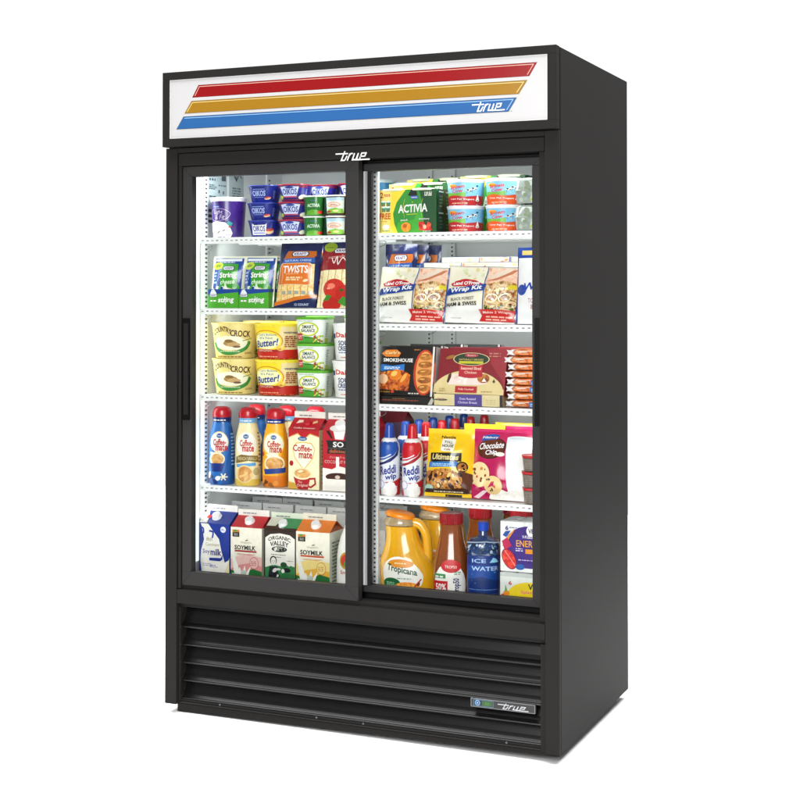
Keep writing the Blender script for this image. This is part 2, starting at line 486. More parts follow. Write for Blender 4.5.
dr = door(.5860, 1.1380, .3850, 1.5720, .048, .074, .6300, 1.1080, .4045, 1.5510, 'b')
p = P(); p.box(.0570, .0785, .0020, .0080, .845, 1.140, HANDLEM); p.box(.0600, .0755, .0015, .0020, .860, 1.125, BLACK_IN)
p.build('door_handle', dl, bevel=.0012)
p = P(); p.box(1.1155, 1.1310, .0430, .0480, .862, 1.147, HANDLEM)
p.build('door_handle', dr, bevel=.0012)
p = P(); p.box(.6170, .6245, .0440, .0480, .4045, 1.5510, ALU); p.box(.6262, .6282, .0450, .0480, .4045, 1.5510, ALU)
p.build('seal_strip', dr)
p = P(); p.box(.5905, .6165, .0440, .0482, .387, 1.5700, BLACK_IN); p.box(.6245, .6400, .0455, .0480, .4045, 1.551, BLACK_IN)
p.build('brush_seal', dr)

# interior ------------------------------------------------------------
IX0, IX1, IY1, IZ0, IZ1 = .050, 1.147, .620, .372, 1.604
p = P()
p.box(.0382, IX0, .052, .634, .350, IZ1, LINER); p.box(IX1, 1.1588, .076, .634, .346, IZ1, LINER)
p.box(IX0, IX1, IY1, .634, .346, IZ1, LINER); p.box(.0382, 1.1588, .092, .634, IZ1, 1.635, LINER)
p.box(IX0, IX1, .0825, IY1, .3460, IZ0, LINER)
p.box(.665, .667, .6185, IY1, IZ0, IZ1, printed('#8d9695'))
p.build('inner_liner', cooler)

def pilaster(pts, name='shelf_pilaster'):
    pass
def pil_front(x0, x1, y, slots=True):       # facing the front
    p = P(); p.box(x0, x1, y, y+.010, IZ0+.002, IZ1-.002, PILASTER)
    p.region(flat(y), x0, x1-x0, 0, 1); dk = printed('#3b4244')
    z = IZ0 + .02; p.off += .0002
    while z < IZ1-.02: p.tris([((.36, z), (.64, z), (.64, z+.0052)), ((.36, z), (.64, z+.0052), (.36, z+.0052))], dk, lift=False); z += .0130
    return p.build('shelf_pilaster', cooler)
def pil_side(x, y0, y1):                     # on the left wall, facing +x
    p = P(); p.box(x, x+.006, y0, y1, IZ0+.002, IZ1-.002, PILASTER)
    p.region(right_side(x+.006), y0, y1-y0, 0, 1); dk = printed('#3b4244')
    z = IZ0 + .02; p.off += .0002
    while z < IZ1-.02: p.tris([((.35, z), (.80, z), (.80, z+.0052)), ((.35, z), (.80, z+.0052), (.35, z+.0052))], dk, lift=False); z += .0130
    return p.build('shelf_pilaster', cooler)
pil_side(IX0, .118, .143); pil_side(IX0, .508, .533)
pil_front(.570, .590, .610); pil_front(.648, .668, .609)
p_c = pil_front(.621, .641, .090)
p = P(); p.box(.600, .6205, .078, .110, IZ0, IZ1, BLACK); p.build('center_mullion', cooler)
# lamps in the jambs
def led(x0, x1, y0, y1):
    p = P(); p.box(x0, x1, y0, y1, .42, 1.56, LEDM); return p.build('led_strip', cooler, bevel=.002)
led(IX0, IX0+.004, .060, .100)
led(.575, .592, .095, .109)
led(IX1-.004, IX1, .080, .112)

# information stickers on the left wall
p = P(); S_ = right_side(IX0)
def sticker(y0, y1, z0, z1, bg, rows, seed):
    p = P(); p.region(S_, y0, y1-y0, z0, z1-z0); p.off = .0006; p.rect(0, 0, 1, 1, bg); return p
p = sticker(.150, .262, 1.455, 1.575, '#a9b7bc', 6, 1)
p.dashes(.06, .82, .5, .92, 1, '#46555c', 2); p.dashes(.06, .60, .45, .74, 3, '#3c4a52', 3); p.rect(.72, .84, .94, .97, '#4c5a62'); p.dashes(.55, .70, .95, .76, 1, '#5c6a72', 4)
p.rect(.55, .52, .62, .6, '#333c42'); p.rect(.78, .5, .84, .58, '#333c42'); p.dashes(.06, .40, .5, .46, 1, '#3c4a52', 5)
p.build('info_sticker', cooler)
p = sticker(.275, .365, 1.475, 1.60, '#b3c0c2', 6, 1)
p.stroke([(.3,.86),(.5,.7),(.7,.9),(.85,.78)], .06, '#3a444a'); p.stroke([(.42,.95),(.5,.7)], .05, '#3a444a'); p.dashes(.2, .3, .85, .55, 4, '#6a787e', 7)
p.build('info_sticker', cooler)
p = P(); p.region(S_, .262, .035, 1.468, .032); p.off = .0012; p.rect(0, 0, 1, 1, '#3f78b0'); p.build('info_sticker', cooler)
p = P(); p.region(S_, .150, .032, 1.425, .045); p.off = .0012
for k in range(3): p.rect(0, k*.36, 1, k*.36+.2, '#2c3236')
p.build('info_sticker', cooler)

# shelves -------------------------------------------------------------
def shelf(x0, x1, ztop, seed):
    p = P(); r = random.Random(seed)
    p.box(x0, x1, .100, .1030, ztop-.0185, ztop, SHELFM)
    p.box(x0, x1, .1030, .572, ztop-.0060, ztop-.001, SHELFM)
    for y in (.20, .32, .44, .56): p.box(x0+.004, x1-.004, y, y+.006, ztop-.014, ztop-.0062, SHELFM)
    p.region(flat(.100), x0, x1-x0, ztop-.0185, .0185); n = int((x1-x0)/.0163); g1 = printed('#a8a8a8'); g2 = printed('#7f7f80'); p.off += .0001
    for k in range(n):
        a = (k+.3)/n; w = .46/n; b = r.uniform(-.04, .04)
        p.tris([((a, .44+b), (a+w, .44+b), (a+w, .60+b)), ((a, .44+b), (a+w, .60+b), (a, .60+b))], g2 if r.random() < .4 else g1, lift=False)
    s = p.build('shelf', cooler, bevel=.0006)
    for x, y in ((x0+.004, .122), (x0+.004, .500)):
        c = P(); c.tube(catmull([(x, y, ztop-.022), (x+.020, y, ztop-.022), (x+.022, y, ztop-.028), (x+.010, y, ztop-.036), (x, y, ztop-.038)], 4), .0009, printed('#7c8286', .4), 6)
        c.build('shelf_clip', s)
    return s
ZL = [1.377, 1.168, .913, .646]; ZR = [1.381, 1.127, .902, .645]; ZF = IZ0
for k, z in enumerate(ZL): shelf(.0555, .5985, z, k)
for k, z in enumerate(ZR): shelf(.6245, 1.1400, z, k+9)

# ------------------------------------------------------------------ groceries: one builder per kind
WHT = printed('#f1f0ec', .35); CREAM = printed('#f2e9c4', .38)
F_STICK = food('string_cheese_look', ['#e3c98c', '#f3e6b8', '#f7eecb', '#efe0ae'], 55, 2)
F_STICKO = food('twist_cheese_look', ['#e0a03c', '#f0d088', '#f6e4b0', '#e8b050'], 70, 2)
F_WRAP = food('tortilla_wrap_look', ['#1c3409', '#9a6a20', '#e6d0a0', '#c08a34', '#6e2014', '#dcc08a'], 34, 6)
F_HAM = food('sliced_ham_look', ['#d99a7c', '#efc4a8', '#f7e0cf', '#e4b091'], 40, 3)
F_COOKIE = food('cookie_dough_look', ['#3a1e10', '#8a5524', '#c98a3e', '#e2b36a', '#6e3a18'], 120, 4)
F_SAUS = food('grilled_sausage_look', ['#3a1406', '#a8481a', '#d9812c', '#f0b04e'], 60, 3)
F_LINK = food('sausage_link_look', ['#8c4a1c', '#b97830', '#d29a4a'], 50, 3)
F_HOTDOG = food('hot_dog_pack_look', ['#a8481c', '#e0843c', '#f0b080', '#c8642c'], 38, 4, rough=.22)
F_COFFEE = food('coffee_look', ['#c58a44', '#dcae6c', '#efd4a0'], 50, 3)
F_PEACH = food('peach_look', ['#e07818', '#f2a83a', '#f8cc66'], 60, 2)
F_BERRY = food('strawberry_look', ['#a01818', '#d8382a', '#ea6a4a'], 70, 2)
F_CREAMY = food('whipped_cream_look', ['#e6e2da', '#f6f4ee', '#fdfcf8'], 60, 3)
FOIL = food('clear_film_look', ['#9a9c9c', '#d6d8d8', '#f0f1f1', '#b8baba'], 45, 4, rough=.2)

def lidded(root, lt, lidprof, mat, n=2.0, asp=1.0, name='lid'):
    p = P(); l = Lathe(lidprof, n, asp, 40); l.body(p, mat); return p.build(name, root, smooth=False)

def rim_lid(root, r, z, t, mat, n=2.0, asp=1.0, name='lid'):
    p = P(); l = Lathe([(z-t*.75, r*1.0), (z-t*.75, r*1.035), (z-t*.05, r*1.045), (z, r*1.03), (z, r*.97), (z-t*.12, r*.95)], n, asp, 44); l.body(p, mat)
    o = p.build(name, root, smooth=True)
    md = o.modifiers.new('edges', 'EDGE_SPLIT'); md.split_angle = math.radians(40)
    return o

def tub(name, label, cat, r, h, taper, mat, lidmat, art, n=2.0, asp=1.0, lid_t=.010, rot=0):
    """tapered tub with a rim lid; art(p) draws on its front half"""
    root = empty(name, label, cat)
    lt = Lathe([(0, r*taper*.96), (.002, r*taper), (h*.5, r*(1+taper)/2), (h-.004, r), (h-.002, r)], n, asp, 44)
    p = P(); p.smooth = True; lt.body(p, mat); lt.front(p, 0, h-lid_t*.8); art(p); p.build('body', root)
    rim_lid(root, r, h, lid_t, lidmat, n, asp)
    if rot:
        for c in root.children: c.rotation_euler.z = math.radians(rot)
    return root

# purple and white family yogurt tub
def art(p):
    p.poly([(0,0),(.62,0),(.66,.12),(.60,.30),(.50,.42),(.30,.46),(.12,.42),(0,.36)], WHT)
    p.band([(.12,.62),(.2,.78),(.42,.80),(.60,.68),(.52,.52),(.3,.46),(.14,.52),(.12,.62)], .008, '#d8c8ea', 5)
    p.text('Light', .34, .70, .22, .13, '#e9def4', .0, .2); p.text('& Fit', .38, .57, .22, .13, '#e9def4', .0, .2)
    p.ell(.30, .86, .10, .035, '#3a62b4'); p.text('Dannon', .30, .86, .14, .035, WHT)
    p.ell(.20, .16, .06, .012, '#4a3428', .5, n=8); p.ell(.34, .15, .05, .012, '#3a2820', .5, n=8); p.ell(.47, .2, .035, .012, '#5a4438', .3, n=8)
    p.text('VANILLA', .105, .2, .03, .3, '#6a3f9e'); p.poly([(.52,.40),(.62,.30),(.66,.40),(.58,.46)], '#3aa0a0'); p.ell(.60, .30, .04, .02, '#b8482c', .3); p.dashes(.5, .06, .64, .10, 2, '#a090b0', 3)
TUB_PURPLE = tub('yogurt_tub', '', 'yogurt tub', .0530, .120, .86, printed('#4b2a86', .3, coat=.4), printed('#f4f3f0', .3), art, lid_t=.016)

# small blue cups
def cup(name, art, r=.046, h=.050, mat='#26348c', lid='#3a4ba0', taper=.80, n=3.2, asp=.9):
    root = empty(name, '', 'yogurt cup')
    lt = Lathe([(0, r*taper*.95), (.003, r*taper), (h*.8, r*(.97)), (h-.002, r)], n, asp, 40)
    p = P(); p.smooth = True; lt.body(p, printed(mat, .3, coat=.4)); lt.front(p, .002, h-.006); art(p); p.build('body', root)
    p = P(); l2 = Lathe([(h-.004, r*1.02), (h-.0015, r*1.05), (h, r*1.04)], n, asp, 40); l2.body(p, printed(lid, .3, coat=.3)); p.build('foil_lid', root)
    return root
def art(p):
    p.text('OIKOS', .40, .58, .42, .40, '#b9c8ee', .03); p.stroke([(.22,.86),(.58,.86)], .02, '#8fa6dc'); p.stroke([(.24,.30),(.56,.30)], .012, '#8fa6dc')
    p.ell(.68, .22, .10, .09, '#e8c8a0', .1); p.ell(.68, .28, .10, .06, '#c0402c', .1); p.dashes(.84, .2, .93, .8, 6, '#7a88b8', 4)
CUP_BLUE = cup('yogurt_cup', art)
def art(p):
    p.poly([(.14,.12),(.2,.92),(.26,.8),(.60,.82),(.64,.92),(.62,.12)], WHT)
    p.text('OIKOS', .40, .55, .40, .42, '#2c3f98', .03); p.rect(.2, .2, .6, .28, '#7a8cc8'); p.ell(.74, .34, .13, .17, '#e8c8a0', .1); p.ell(.74, .46, .12, .10, '#b83c2c', .1)
CUP_WHITELAB = cup('yogurt_cup', art)
def art(p):
    p.poly([(0,.90),(1,.90),(1,1),(0,1)], '#8c2038'); p.poly([(0,0),(1,0),(1,.10),(0,.10)], '#7a2348')
    p.poly([(.14,.95),(.20,.30),(.64,.30),(.70,.95),(.55,1.0),(.28,1.0)], '#cfd9f2'); p.text('OIKOS', .42, .62, .46, .42, '#25388f', .04); p.ell(.42, .92, .13, .08, '#3a50a8')
    p.rect(.18, .22, .66, .31, '#c05068'); p.ell(.82, .26, .12, .15, '#e9edc8', .2); p.ell(.82, .27, .07, .09, '#f6f6e2', .2); p.poly([(.04,.1),(.1,.4),(.18,.3),(.16,.1)], '#a8c850')
    p.dashes(.93, .2, .99, .85, 6, '#8fa0c8', 4)
CUP_RED = cup('yogurt_cup', art, lid='#a8243c', mat='#2a2f88')
def art(p):
    p.rect(.0, 0, .22, 1, '#1c5a2a'); p.text('ACTIVIA', .52, .55, .52, .20, '#dfeedd', .02); p.poly([(.18,0),(.80,0),(.72,.26),(.5,.32),(.26,.24)], '#6aa83a'); p.ell(.80, .14, .13, .09, F_BERRY); p.ell(.5, .84, .12, .03, '#5a78a0')
    p.poly([(.90,0),(1,0),(1,1),(.90,1)], '#183c1e')
CUP_GREEN = cup('fruit_yogurt_cup', art, .0325, .0575, '#2f7d34', '#dfe6dd', .90, 2.8, 1)
def art(p):
    p.rect(.04, .06, .86, .98, '#dfeee8'); p.rect(.04, .80, .86, .98, '#bcd8e6'); p.ell(.42, .56, .30, .17, '#e9b8a0'); p.ell(.42, .56, .22, .10, '#f8e8d8'); p.dashes(.26, .5, .6, .62, 2, '#c04a44', 4, .7)
    p.poly([(.04,.06),(.86,.06),(.8,.30),(.5,.38),(.2,.30)], '#8ac04a'); p.ell(.2, .16, .10, .06, '#a82c22'); p.ell(.5, .20, .12, .06, '#f0e4a0')
CUP_PARFAIT = cup('parfait_cup', art, .0325, .0575, '#4a2a1e', '#e6e6e0', .90, 2.8, 1)
def art(p): p.dashes(.2, .3, .7, .7, 3, '#8a6a3a', 3); p.ell(.45, .25, .2, .1, '#b07a30')
CUP_GOLD = cup('pudding_cup', art, .0325, .0575, '#c8a868', '#d8c08a', .90, 2.8, 1)

# margarine tubs
def art(p):
    p.text('COUNTRY', .30, .78, .34, .17, '#5a3018', .03, 0, 4, .12); p.text('CROCK', .62, .76, .34, .20, '#5a3018', .05, 0, -3, -.0)
    p.ell(.44, .47, .31, .22, '#f6f2d8'); p.ell(.44, .46, .13, .09, '#b59663'); p.ell(.50, .42, .12, .07, '#c9ab78'); p.ell(.42, .53, .08, .05, '#94733f'); p.ell(.56, .36, .07, .035, '#7e5a2a', n=10)
    p.band([(.13,.46),(.18,.28),(.36,.16),(.56,.19),(.72,.32),(.78,.50)], .055, '#4d9a4a', 6); p.dashes(.24, .20, .62, .24, 1, '#cfe6c4', 4); p.stroke([(.66,.54),(.82,.62)], .012, '#8aa060')
    p.dashes(.14, .03, .8, .09, 1, '#a07c40', 6); p.dashes(.70, .14, .86, .2, 2, '#a58a4c', 7); p.dashes(.965, .12, .998, .86, 16, '#6a4c28', 8, .5)
CC = tub('margarine_tub', '', 'margarine tub', .0690, .1055, .83, printed('#efdf98', .3, coat=.3), printed('#f0e29a', .3, coat=.2), art, n=2.5, asp=.85, lid_t=.011)
def art(p):
    p.rect(0, 0, 1, .30, '#c8301e'); p.poly([(0,.30),(.5,.30),(.56,1),(0,1)], '#f6dc34'); p.poly([(.5,.30),(1,.30),(1,1),(.56,1)], '#e9d8a2')
    p.ell(.31, .56, .29, .34, '#d8932a'); p.ell(.31, .56, .27, .31, '#f7e03a'); p.ell(.31, .56, .24, .25, '#fbf3c0')
    p.text("I Can't Believe", .31, .76, .36, .07, '#2a4a98', .0); p.text("It's Not", .31, .66, .24, .08, '#2a4a98', .0); p.text('Butter!', .31, .50, .42, .22, '#1c3c98', .03, .25, 6)
    p.poly([(.05,.24),(.10,.32),(.50,.30),(.56,.22)], '#b4281c'); p.text('ORIGINAL', .28, .27, .28, .06, '#f4d8c8', .0)
    p.ell(.56, .36, .07, .09, '#f2cc50'); p.blobs(.52, .3, .6, .42, 7, .014, ['#b87a20', '#f8e8a0'], 2)
    p.text('VEGETABLE', .72, .82, .24, .05, '#3a4a7a', .03); p.dashes(.62, .38, .86, .74, 6, '#a8553c', 3); p.dashes(.12, .07, .55, .12, 1, '#f0b090', 9)
ICB = tub('margarine_tub', '', 'margarine tub', .0695, .1050, .86, printed('#f1dd58', .3, coat=.3), printed('#f4e04a', .3, coat=.2), art, n=2.5, asp=.85, lid_t=.012)
def art(p):
    p.ell(.38, .60, .30, .30, '#8fbf3c'); p.ell(.38, .60, .275, .27, '#f0e658'); p.ell(.38, .60, .245, .235, '#f7f6e6')
    p.text('SMART', .38, .70, .34, .15, '#2c5a3c', .05); p.text('BALANCE', .38, .54, .40, .14, '#2c5a3c', .04)
    p.poly([(0,0),(.76,0),(.66,.20),(.4,.28),(0,.34)], '#58a83e'); p.rect(.04, .12, .20, .42, '#c03a44'); p.dashes(.06, .2, .19, .36, 2, '#f0c8c8', 3); p.dashes(.26, .22, .56, .28, 1, '#2f6a34', 3)
    p.blobs(.52, .08, .80, .34, 18, .035, ['#e9d76a', '#a8c850', '#8a6030', '#f4eaa0', '#c84a2c'], 5); p.dashes(.12, .94, .6, .97, 1, '#7a8a7a', 3)
    p.rect(.86, 0, 1, .22, '#a8b848'); p.dashes(.87, .28, .99, .9, 9, '#7f8a84', 6, .5)
SB = tub('spread_tub', '', 'spread tub', .0480, .0765, .87, printed('#e9efe8', .3, coat=.3), printed('#6fb83a', .3, coat=.2), art, n=5, asp=.9, lid_t=.011)
def art(p):
    p.poly([(.06,.66),(.16,.66),(.16,.80),(.06,.80)], '#23357a'); p.text('Daisy', .40, .74, .42, .19, '#d8402c', .05); p.text('SOUR', .40, .52, .30, .15, '#2a3a78', .05); p.text('CREAM', .40, .36, .34, .14, '#2a3a78', .05)
    p.dashes(.24, .22, .56, .27, 1, '#6a78a8', 3); p.dashes(.3, .08, .56, .13, 1, '#d88a80', 3)
DAISY = tub('sour_cream_tub', '', 'sour cream tub', .0545, .1055, .84, printed('#f2f2ee', .3, coat=.3), printed('#f4f4f2', .3), art, lid_t=.012)

# ---- right hand top shelf tubs
def cowtub(lo, lo2, seed):
    def art(p):
        p.rect(0, .42, 1, 1, '#8cc4e0'); p.poly([(0,.42),(.05,.58),(.3,.54),(.5,.60),(.5,.36),(0,.30)], '#7ab648'); p.poly([(0,0),(1,0),(1,.36),(.75,.44),(.5,.38),(.25,.46),(0,.38)], lo)
        p.ell(.22, .86, .10, .08, '#e9a838'); p.text('Brown', .33, .82, .30, .17, '#cf3a40', .03, .2, 5); p.text('Cow', .33, .64, .24, .15, '#cf3a40', .03, .2, 5)
        for cx, cy, s in ((.56, .66, 1), (.66, .74, 1.15)):
            p.ell(cx, cy, .060*s, .045*s, WHT); p.ell(cx-.02*s, cy+.01, .024*s, .03*s, '#22262a'); p.ell(cx+.03*s, cy-.02, .018*s, .02*s, '#22262a'); p.ell(cx+.058*s, cy+.10*s, .024*s, .028*s, '#22262a')
            for k in (-.035, .042): p.stroke([(cx+k*s, cy-.05), (cx+k*s, cy-.15*s)], .006, WHT if k > 0 else '#3a3e42')
        p.text('Low Fat Yogurt', .42, .27, .5, .09, WHT, .02, 0, -2); p.dashes(.2, .08, .6, .15, 1, '#f4c8a8', seed)
        p.poly([(.70,.22),(.74,.50),(.785,.22)], WHT); p.ell(.742, .22, .045, .045, WHT); p.ell(.742, .22, .024, .022, '#5a9a3c')
        p.blobs(.84, .1, .97, .42, 8, .03, lo2, seed)
    return art
TUBR1 = tub('yogurt_tub', '', 'yogurt tub', .0520, .0725, .90, printed('#7db9da', .3, coat=.3), printed('#f3f3f1', .3), cowtub('#b8343a', ['#d07a3a', '#b83a2c', '#c85a34'], 3), lid_t=.012)
TUBR2 = tub('yogurt_tub', '', 'yogurt tub', .0525, .0725, .90, printed('#8cc2de', .3, coat=.3), printed('#f3f3f1', .3), cowtub('#d8622c', ['#b02a2c', '#2c5a2c', '#3a7030', '#8a2424'], 5), lid_t=.012)
def art(p): p.rect(0, .3, 1, .75, '#5aa0d0'); p.dashes(.2, .4, .8, .6, 2, WHT, 2)
TUB_BLUELID = tub('yogurt_tub', '', 'yogurt tub', .0520, .086, .90, printed('#4f9acb', .3, coat=.3), printed('#e4eef2', .3), art, lid_t=.012)

# eight-cup multipack sleeve
def multipack():
    root = empty('yogurt_multipack', '', 'yogurt multipack')
    w, d, h = .178, .100, .122
    p = P(); p.box(-w/2, w/2, 0, d, 0, h, printed('#3c9140', .4))
    p.region(flat(0), -w/2, w, 0, h, None)
    p.rect(0, 0, 1, 1, '#3f9a40'); p.poly([(.52,0),(1,0),(1,1),(.70,1),(.76,.7),(.78,.3),(.70,0)], '#1d5a30'); p.poly([(.30,0),(.80,0),(.78,.35),(.72,.6),(.62,.3),(.35,.25)], '#4fae3e')
    p.poly([(0,0),(.34,0),(.28,.22),(.26,.45),(.32,.7),(.48,1),(0,1)], '#f2da4a'); p.poly([(0,0),(.24,0),(.20,.3),(.22,.6),(.24,1),(0,1)], '#efdf86'); p.poly([(.0,.02),(.04,.0),(.28,.0),(.2,.12),(.1,.2)], '#f8e27a')
    p.text('2', .065, .88, .055, .13, '#c8402c', .05); p.text('more', .155, .87, .11, .07, '#c8402c', .02)
    for cx, cy in ((.09,.67),(.18,.67),(.10,.54),(.175,.54)):
        p.poly([(cx-.038,cy+.055),(cx+.038,cy+.055),(cx+.030,cy-.05),(cx-.030,cy-.05)], '#3f9a78'); p.ell(cx, cy+.058, .04, .020, '#e8f2ee'); p.ell(cx+.005, cy-.02, .016, .014, '#c8573a')
    p.text('FREE', .125, .39, .19, .14, '#d0502c', .05); p.dashes(.05, .26, .20, .29, 1, '#d8a050', 2); p.ell(.14, .14, .06, .06, F_CREAMY); p.dashes(.06, .04, .24, .07, 1, '#4f9a9a', 5)
    p.poly([(.52,.86),(.58,1.0),(.66,1.0),(.68,.86),(.6,.84)], '#1c1e20'); p.ell(.63, .81, .07, .042, '#3a62b0'); p.text('DANNON', .63, .81, .10, .03, WHT)
    p.band([(.47,.78),(.44,.6),(.46,.35)], .006, '#d8c838', 5); p.band([(.78,.78),(.74,.6),(.76,.35)], .006, '#b8c838', 5)
    p.text('ACTIVIA', .605, .56, .50, .19, WHT, .05, .05, 2); p.ell(.60, .705, .012, .012, '#e8c838', n=8); p.stroke([(.50,.42),(.68,.43)], .010, '#c8d850')
    p.text('peach', .46, .29, .12, .055, WHT, .01); p.text('strawberry', .80, .31, .18, .055, WHT, .01)
    p.ell(.49, .13, .085, .11, F_PEACH); p.ell(.47, .155, .035, .045, '#c06a14'); p.poly([(.72,.05),(.70,.24),(.78,.26),(.84,.14),(.86,.25),(.92,.2),(.93,.05)], F_BERRY); p.ell(.81, .13, .03, .05, '#f0c8a8'); p.dashes(.80, .84, .97, .94, 3, '#e8efe0', 5); p.dashes(.78, .02, .95, .05, 1, '#dfe8d8', 8)
    p.region(right_side(w/2), 0, d, 0, h, None)
    p.rect(0, 0, 1, 1, '#163c22')
    for k in range(2):
        for j in range(2): p.rrect(.06+.5*j, .04+.49*k, .44+.5*j, .44+.49*k, .05, '#122a18'); p.dashes(.1+.5*j, .1+.49*k, .4+.5*j, .4+.49*k, 4, '#5f8a62', 3+j+k*2, .4); p.rect(.08+.5*j, .43+.49*k, .42+.5*j, .46+.49*k, '#b8c8b8')
    p.build('sleeve', root, bevel=.0015)
    for x in (-.045, .045):
        for y in (.028, .073):
            c = P(); Lathe([(h, .036), (h+.004, .038), (h+.0055, .036)], 3, 1, 24).body(c, printed('#e9edd8', .35)); c.build('foil_lid', root, loc=(x, y, -.004))
    return root
MULTI = multipack()

# clear plastic produce pack
def clamshell():
    root = empty('clear_fruit_pack', '', 'fruit pack')
    w, d, h = .085, .10, .068
    p = P(); lt = Lathe([(0, .040), (.004, .044), (h*.45, .0465), (h*.5, .049), (h*.55, .0465), (h-.006, .044), (h, .036)], 5, 1, 32); lt.body(p, printed('#b4beb8', .12, .25, coat=.9)); lt.front(p, 0, h)
    p.blobs(.1, .1, .9, .85, 16, .075, ['#a8b4a4', '#d2dbd2', '#93a08a', '#c0ccbc', '#8a9c78'], 4); p.ell(.62, .62, .09, .12, '#c03038'); p.ell(.58, .66, .03, .04, '#f0c8c8'); p.poly([(.4,.1),(.6,.1),(.5,.3)], '#b8c850')
    p.build('body', root, smooth=True)
    return root
CLAM = clamshell()

# ---- pouches
def bulge(w, h, t, seed=0, pin=.0):
    r = random.Random(seed); ph = [r.uniform(0, 6) for _ in range(6)]
    def S(u, v, o):
        a = max(0, 1 - abs(2*u/w)**2.6); ss = lambda x: max(0, min(1, x))**2*(3-2*max(0, min(1, x)))
        b = ss(v/(h*.30))*ss((h-v)/(h*.34))
        wr = .0013*math.sin(u*62+v*38+ph[0]) + .0012*math.sin(v*70-u*45+ph[1]) + .0005*math.sin(u*120+ph[2])
        edge = .0009*math.sin(u*95+ph[3])*(1 - b)
        nar = 1 + pin*math.sin(PI*v/h)
        return (u*nar, -t*.55*a*b + wr*min(1, b*2)*a - edge*.5 - o, v)
    return S
def pouch(name, cat, w, h, t, back, art, seed=1, pin=-.015, crimp=True):
    root = empty(name, '', cat); p = P(); p.smooth = True; S = bulge(w, h, t, seed, pin)
    p.ink = (.22, .06, .5, 0, 30, .9); N, M = 40, 44; k = p.mi(back)
    for side in (1, -1):
        n = len(p.v)
        for j in range(M+1):
            for i in range(N+1):
                x, y, z = S(w*(i/N-.5), h*j/M, 0)
                p.v.append((x, y if side > 0 else -y*.8+.0008, z))
        for j in range(M):
            for i in range(N):
                a = n+j*(N+1)+i; q = (a, a+1, a+N+2, a+N+1)
                p.f.append(q if side > 0 else q[::-1]); p.m.append(k)
    p.region(S, -w/2, w, 0, h, .0065); p.off = .0005; art(p); p.build('pouch', root)
    return root
def kraft(p, cx, cy, w, h):
    p.poly([(cx-w/2,cy),(cx-w*.4,cy+h/2),(cx+w*.4,cy+h/2),(cx+w/2,cy),(cx+w*.4,cy-h/2),(cx-w*.4,cy-h/2)], '#1c2350')
    p.poly([(cx-w*.44,cy),(cx-w*.36,cy+h*.4),(cx+w*.36,cy+h*.4),(cx+w*.44,cy),(cx+w*.36,cy-h*.4),(cx-w*.36,cy-h*.4)], '#e9e6ec')
    p.text('KRAFT', cx, cy, w*.66, h*.46, '#22307a', .05)
def art(p):
    p.poly([(.0,0),(1,0),(1,1),(0,1)], '#dfe0cc'); p.poly([(.06,.0),(.94,0),(.96,.96),(.08,.97)], '#2654a0'); p.rect(.1, .9, .9, .95, '#e4e8f0'); p.dashes(.2, .87, .85, .90, 1, '#dfe4ee', 2)
    p.poly([(.28,.0),(.84,.0),(.82,.84),(.34,.86)], '#4aa83c'); p.ell(.2, .80, .17, .08, '#c8d848'); p.text('NEW', .2, .80, .18, .06, '#3a6a28'); kraft(p, .56, .75, .36, .09)
    p.text('String', .56, .60, .50, .14, WHT, .05, .1, 3); p.text('cheese', .56, .48, .44, .10, '#d8ecd0', .03, .1, 3)
    p.poly([(.08,0),(.96,0),(.96,.30),(.60,.36),(.3,.30),(.08,.36)], F_STICK); p.blobs(.2, .28, .9, .40, 12, .05, [WHT, '#e9f2dd', '#2654a0', '#4aa83c'], 4); p.dashes(.1, .45, .24, .7, 4, '#a8bce0', 3)
STRINGBAG = pouch('string_cheese_bag', 'cheese bag', .108, .152, .030, printed('#dfe0d0', .22, coat=.5), art, 3)
def art(p):
    p.rect(0, 0, 1, 1, '#1c2f68'); p.poly([(.04,.84),(.30,.97),(1,.97),(1,1),(0,1),(0,.84)], '#16265a')
    p.poly([(.13,.72),(.20,.87),(.88,.87),(.90,.80),(.82,.72)], '#c8762c'); kraft(p, .52, .82, .44, .085)
    p.poly([(.08,.66),(.16,.74),(.88,.76),(.90,.68)], '#3a6cb8'); p.text('NATURAL CHEESE', .5, .71, .64, .035, '#c8daf0', .02, 0, 1)
    p.poly([(.03,.0),(.94,.0),(.90,.66),(.04,.62)], F_STICKO)
    for k in range(5): x = .16+k*.16; p.stroke([(x,.10),(x+.01,.36)], .012, '#c08a38'); p.rect(x+.02, .19, x+.12, .24, '#a8b0a8')
    p.rrect(.06, .33, .86, .67, .07, '#f0d8b0'); p.rrect(.075, .338, .845, .662, .06, '#e07f20')
    p.text('TWISTS', .47, .57, .62, .12, WHT, .05); p.dashes(.26, .49, .62, .51, 1, '#f4c890', 3); p.dashes(.26, .395, .66, .46, 2, '#f6d8a8', 5, .75); p.ell(.74, .40, .06, .02, '#f6e2c0', .3)
    p.poly([(0,.0),(1,0),(1,.20),(.5,.15),(0,.08)], '#e0862a'); p.poly([(0,.0),(1,0),(1,.155),(.5,.10),(0,.02)], '#1b2c62'); p.text('12 COUNT', .66, .045, .34, .035, '#c8d4e8', .03)
TWISTS = pouch('cheese_stick_bag', 'cheese bag', .136, .195, .034, printed('#1c2f68', .22, coat=.5), art, 5)
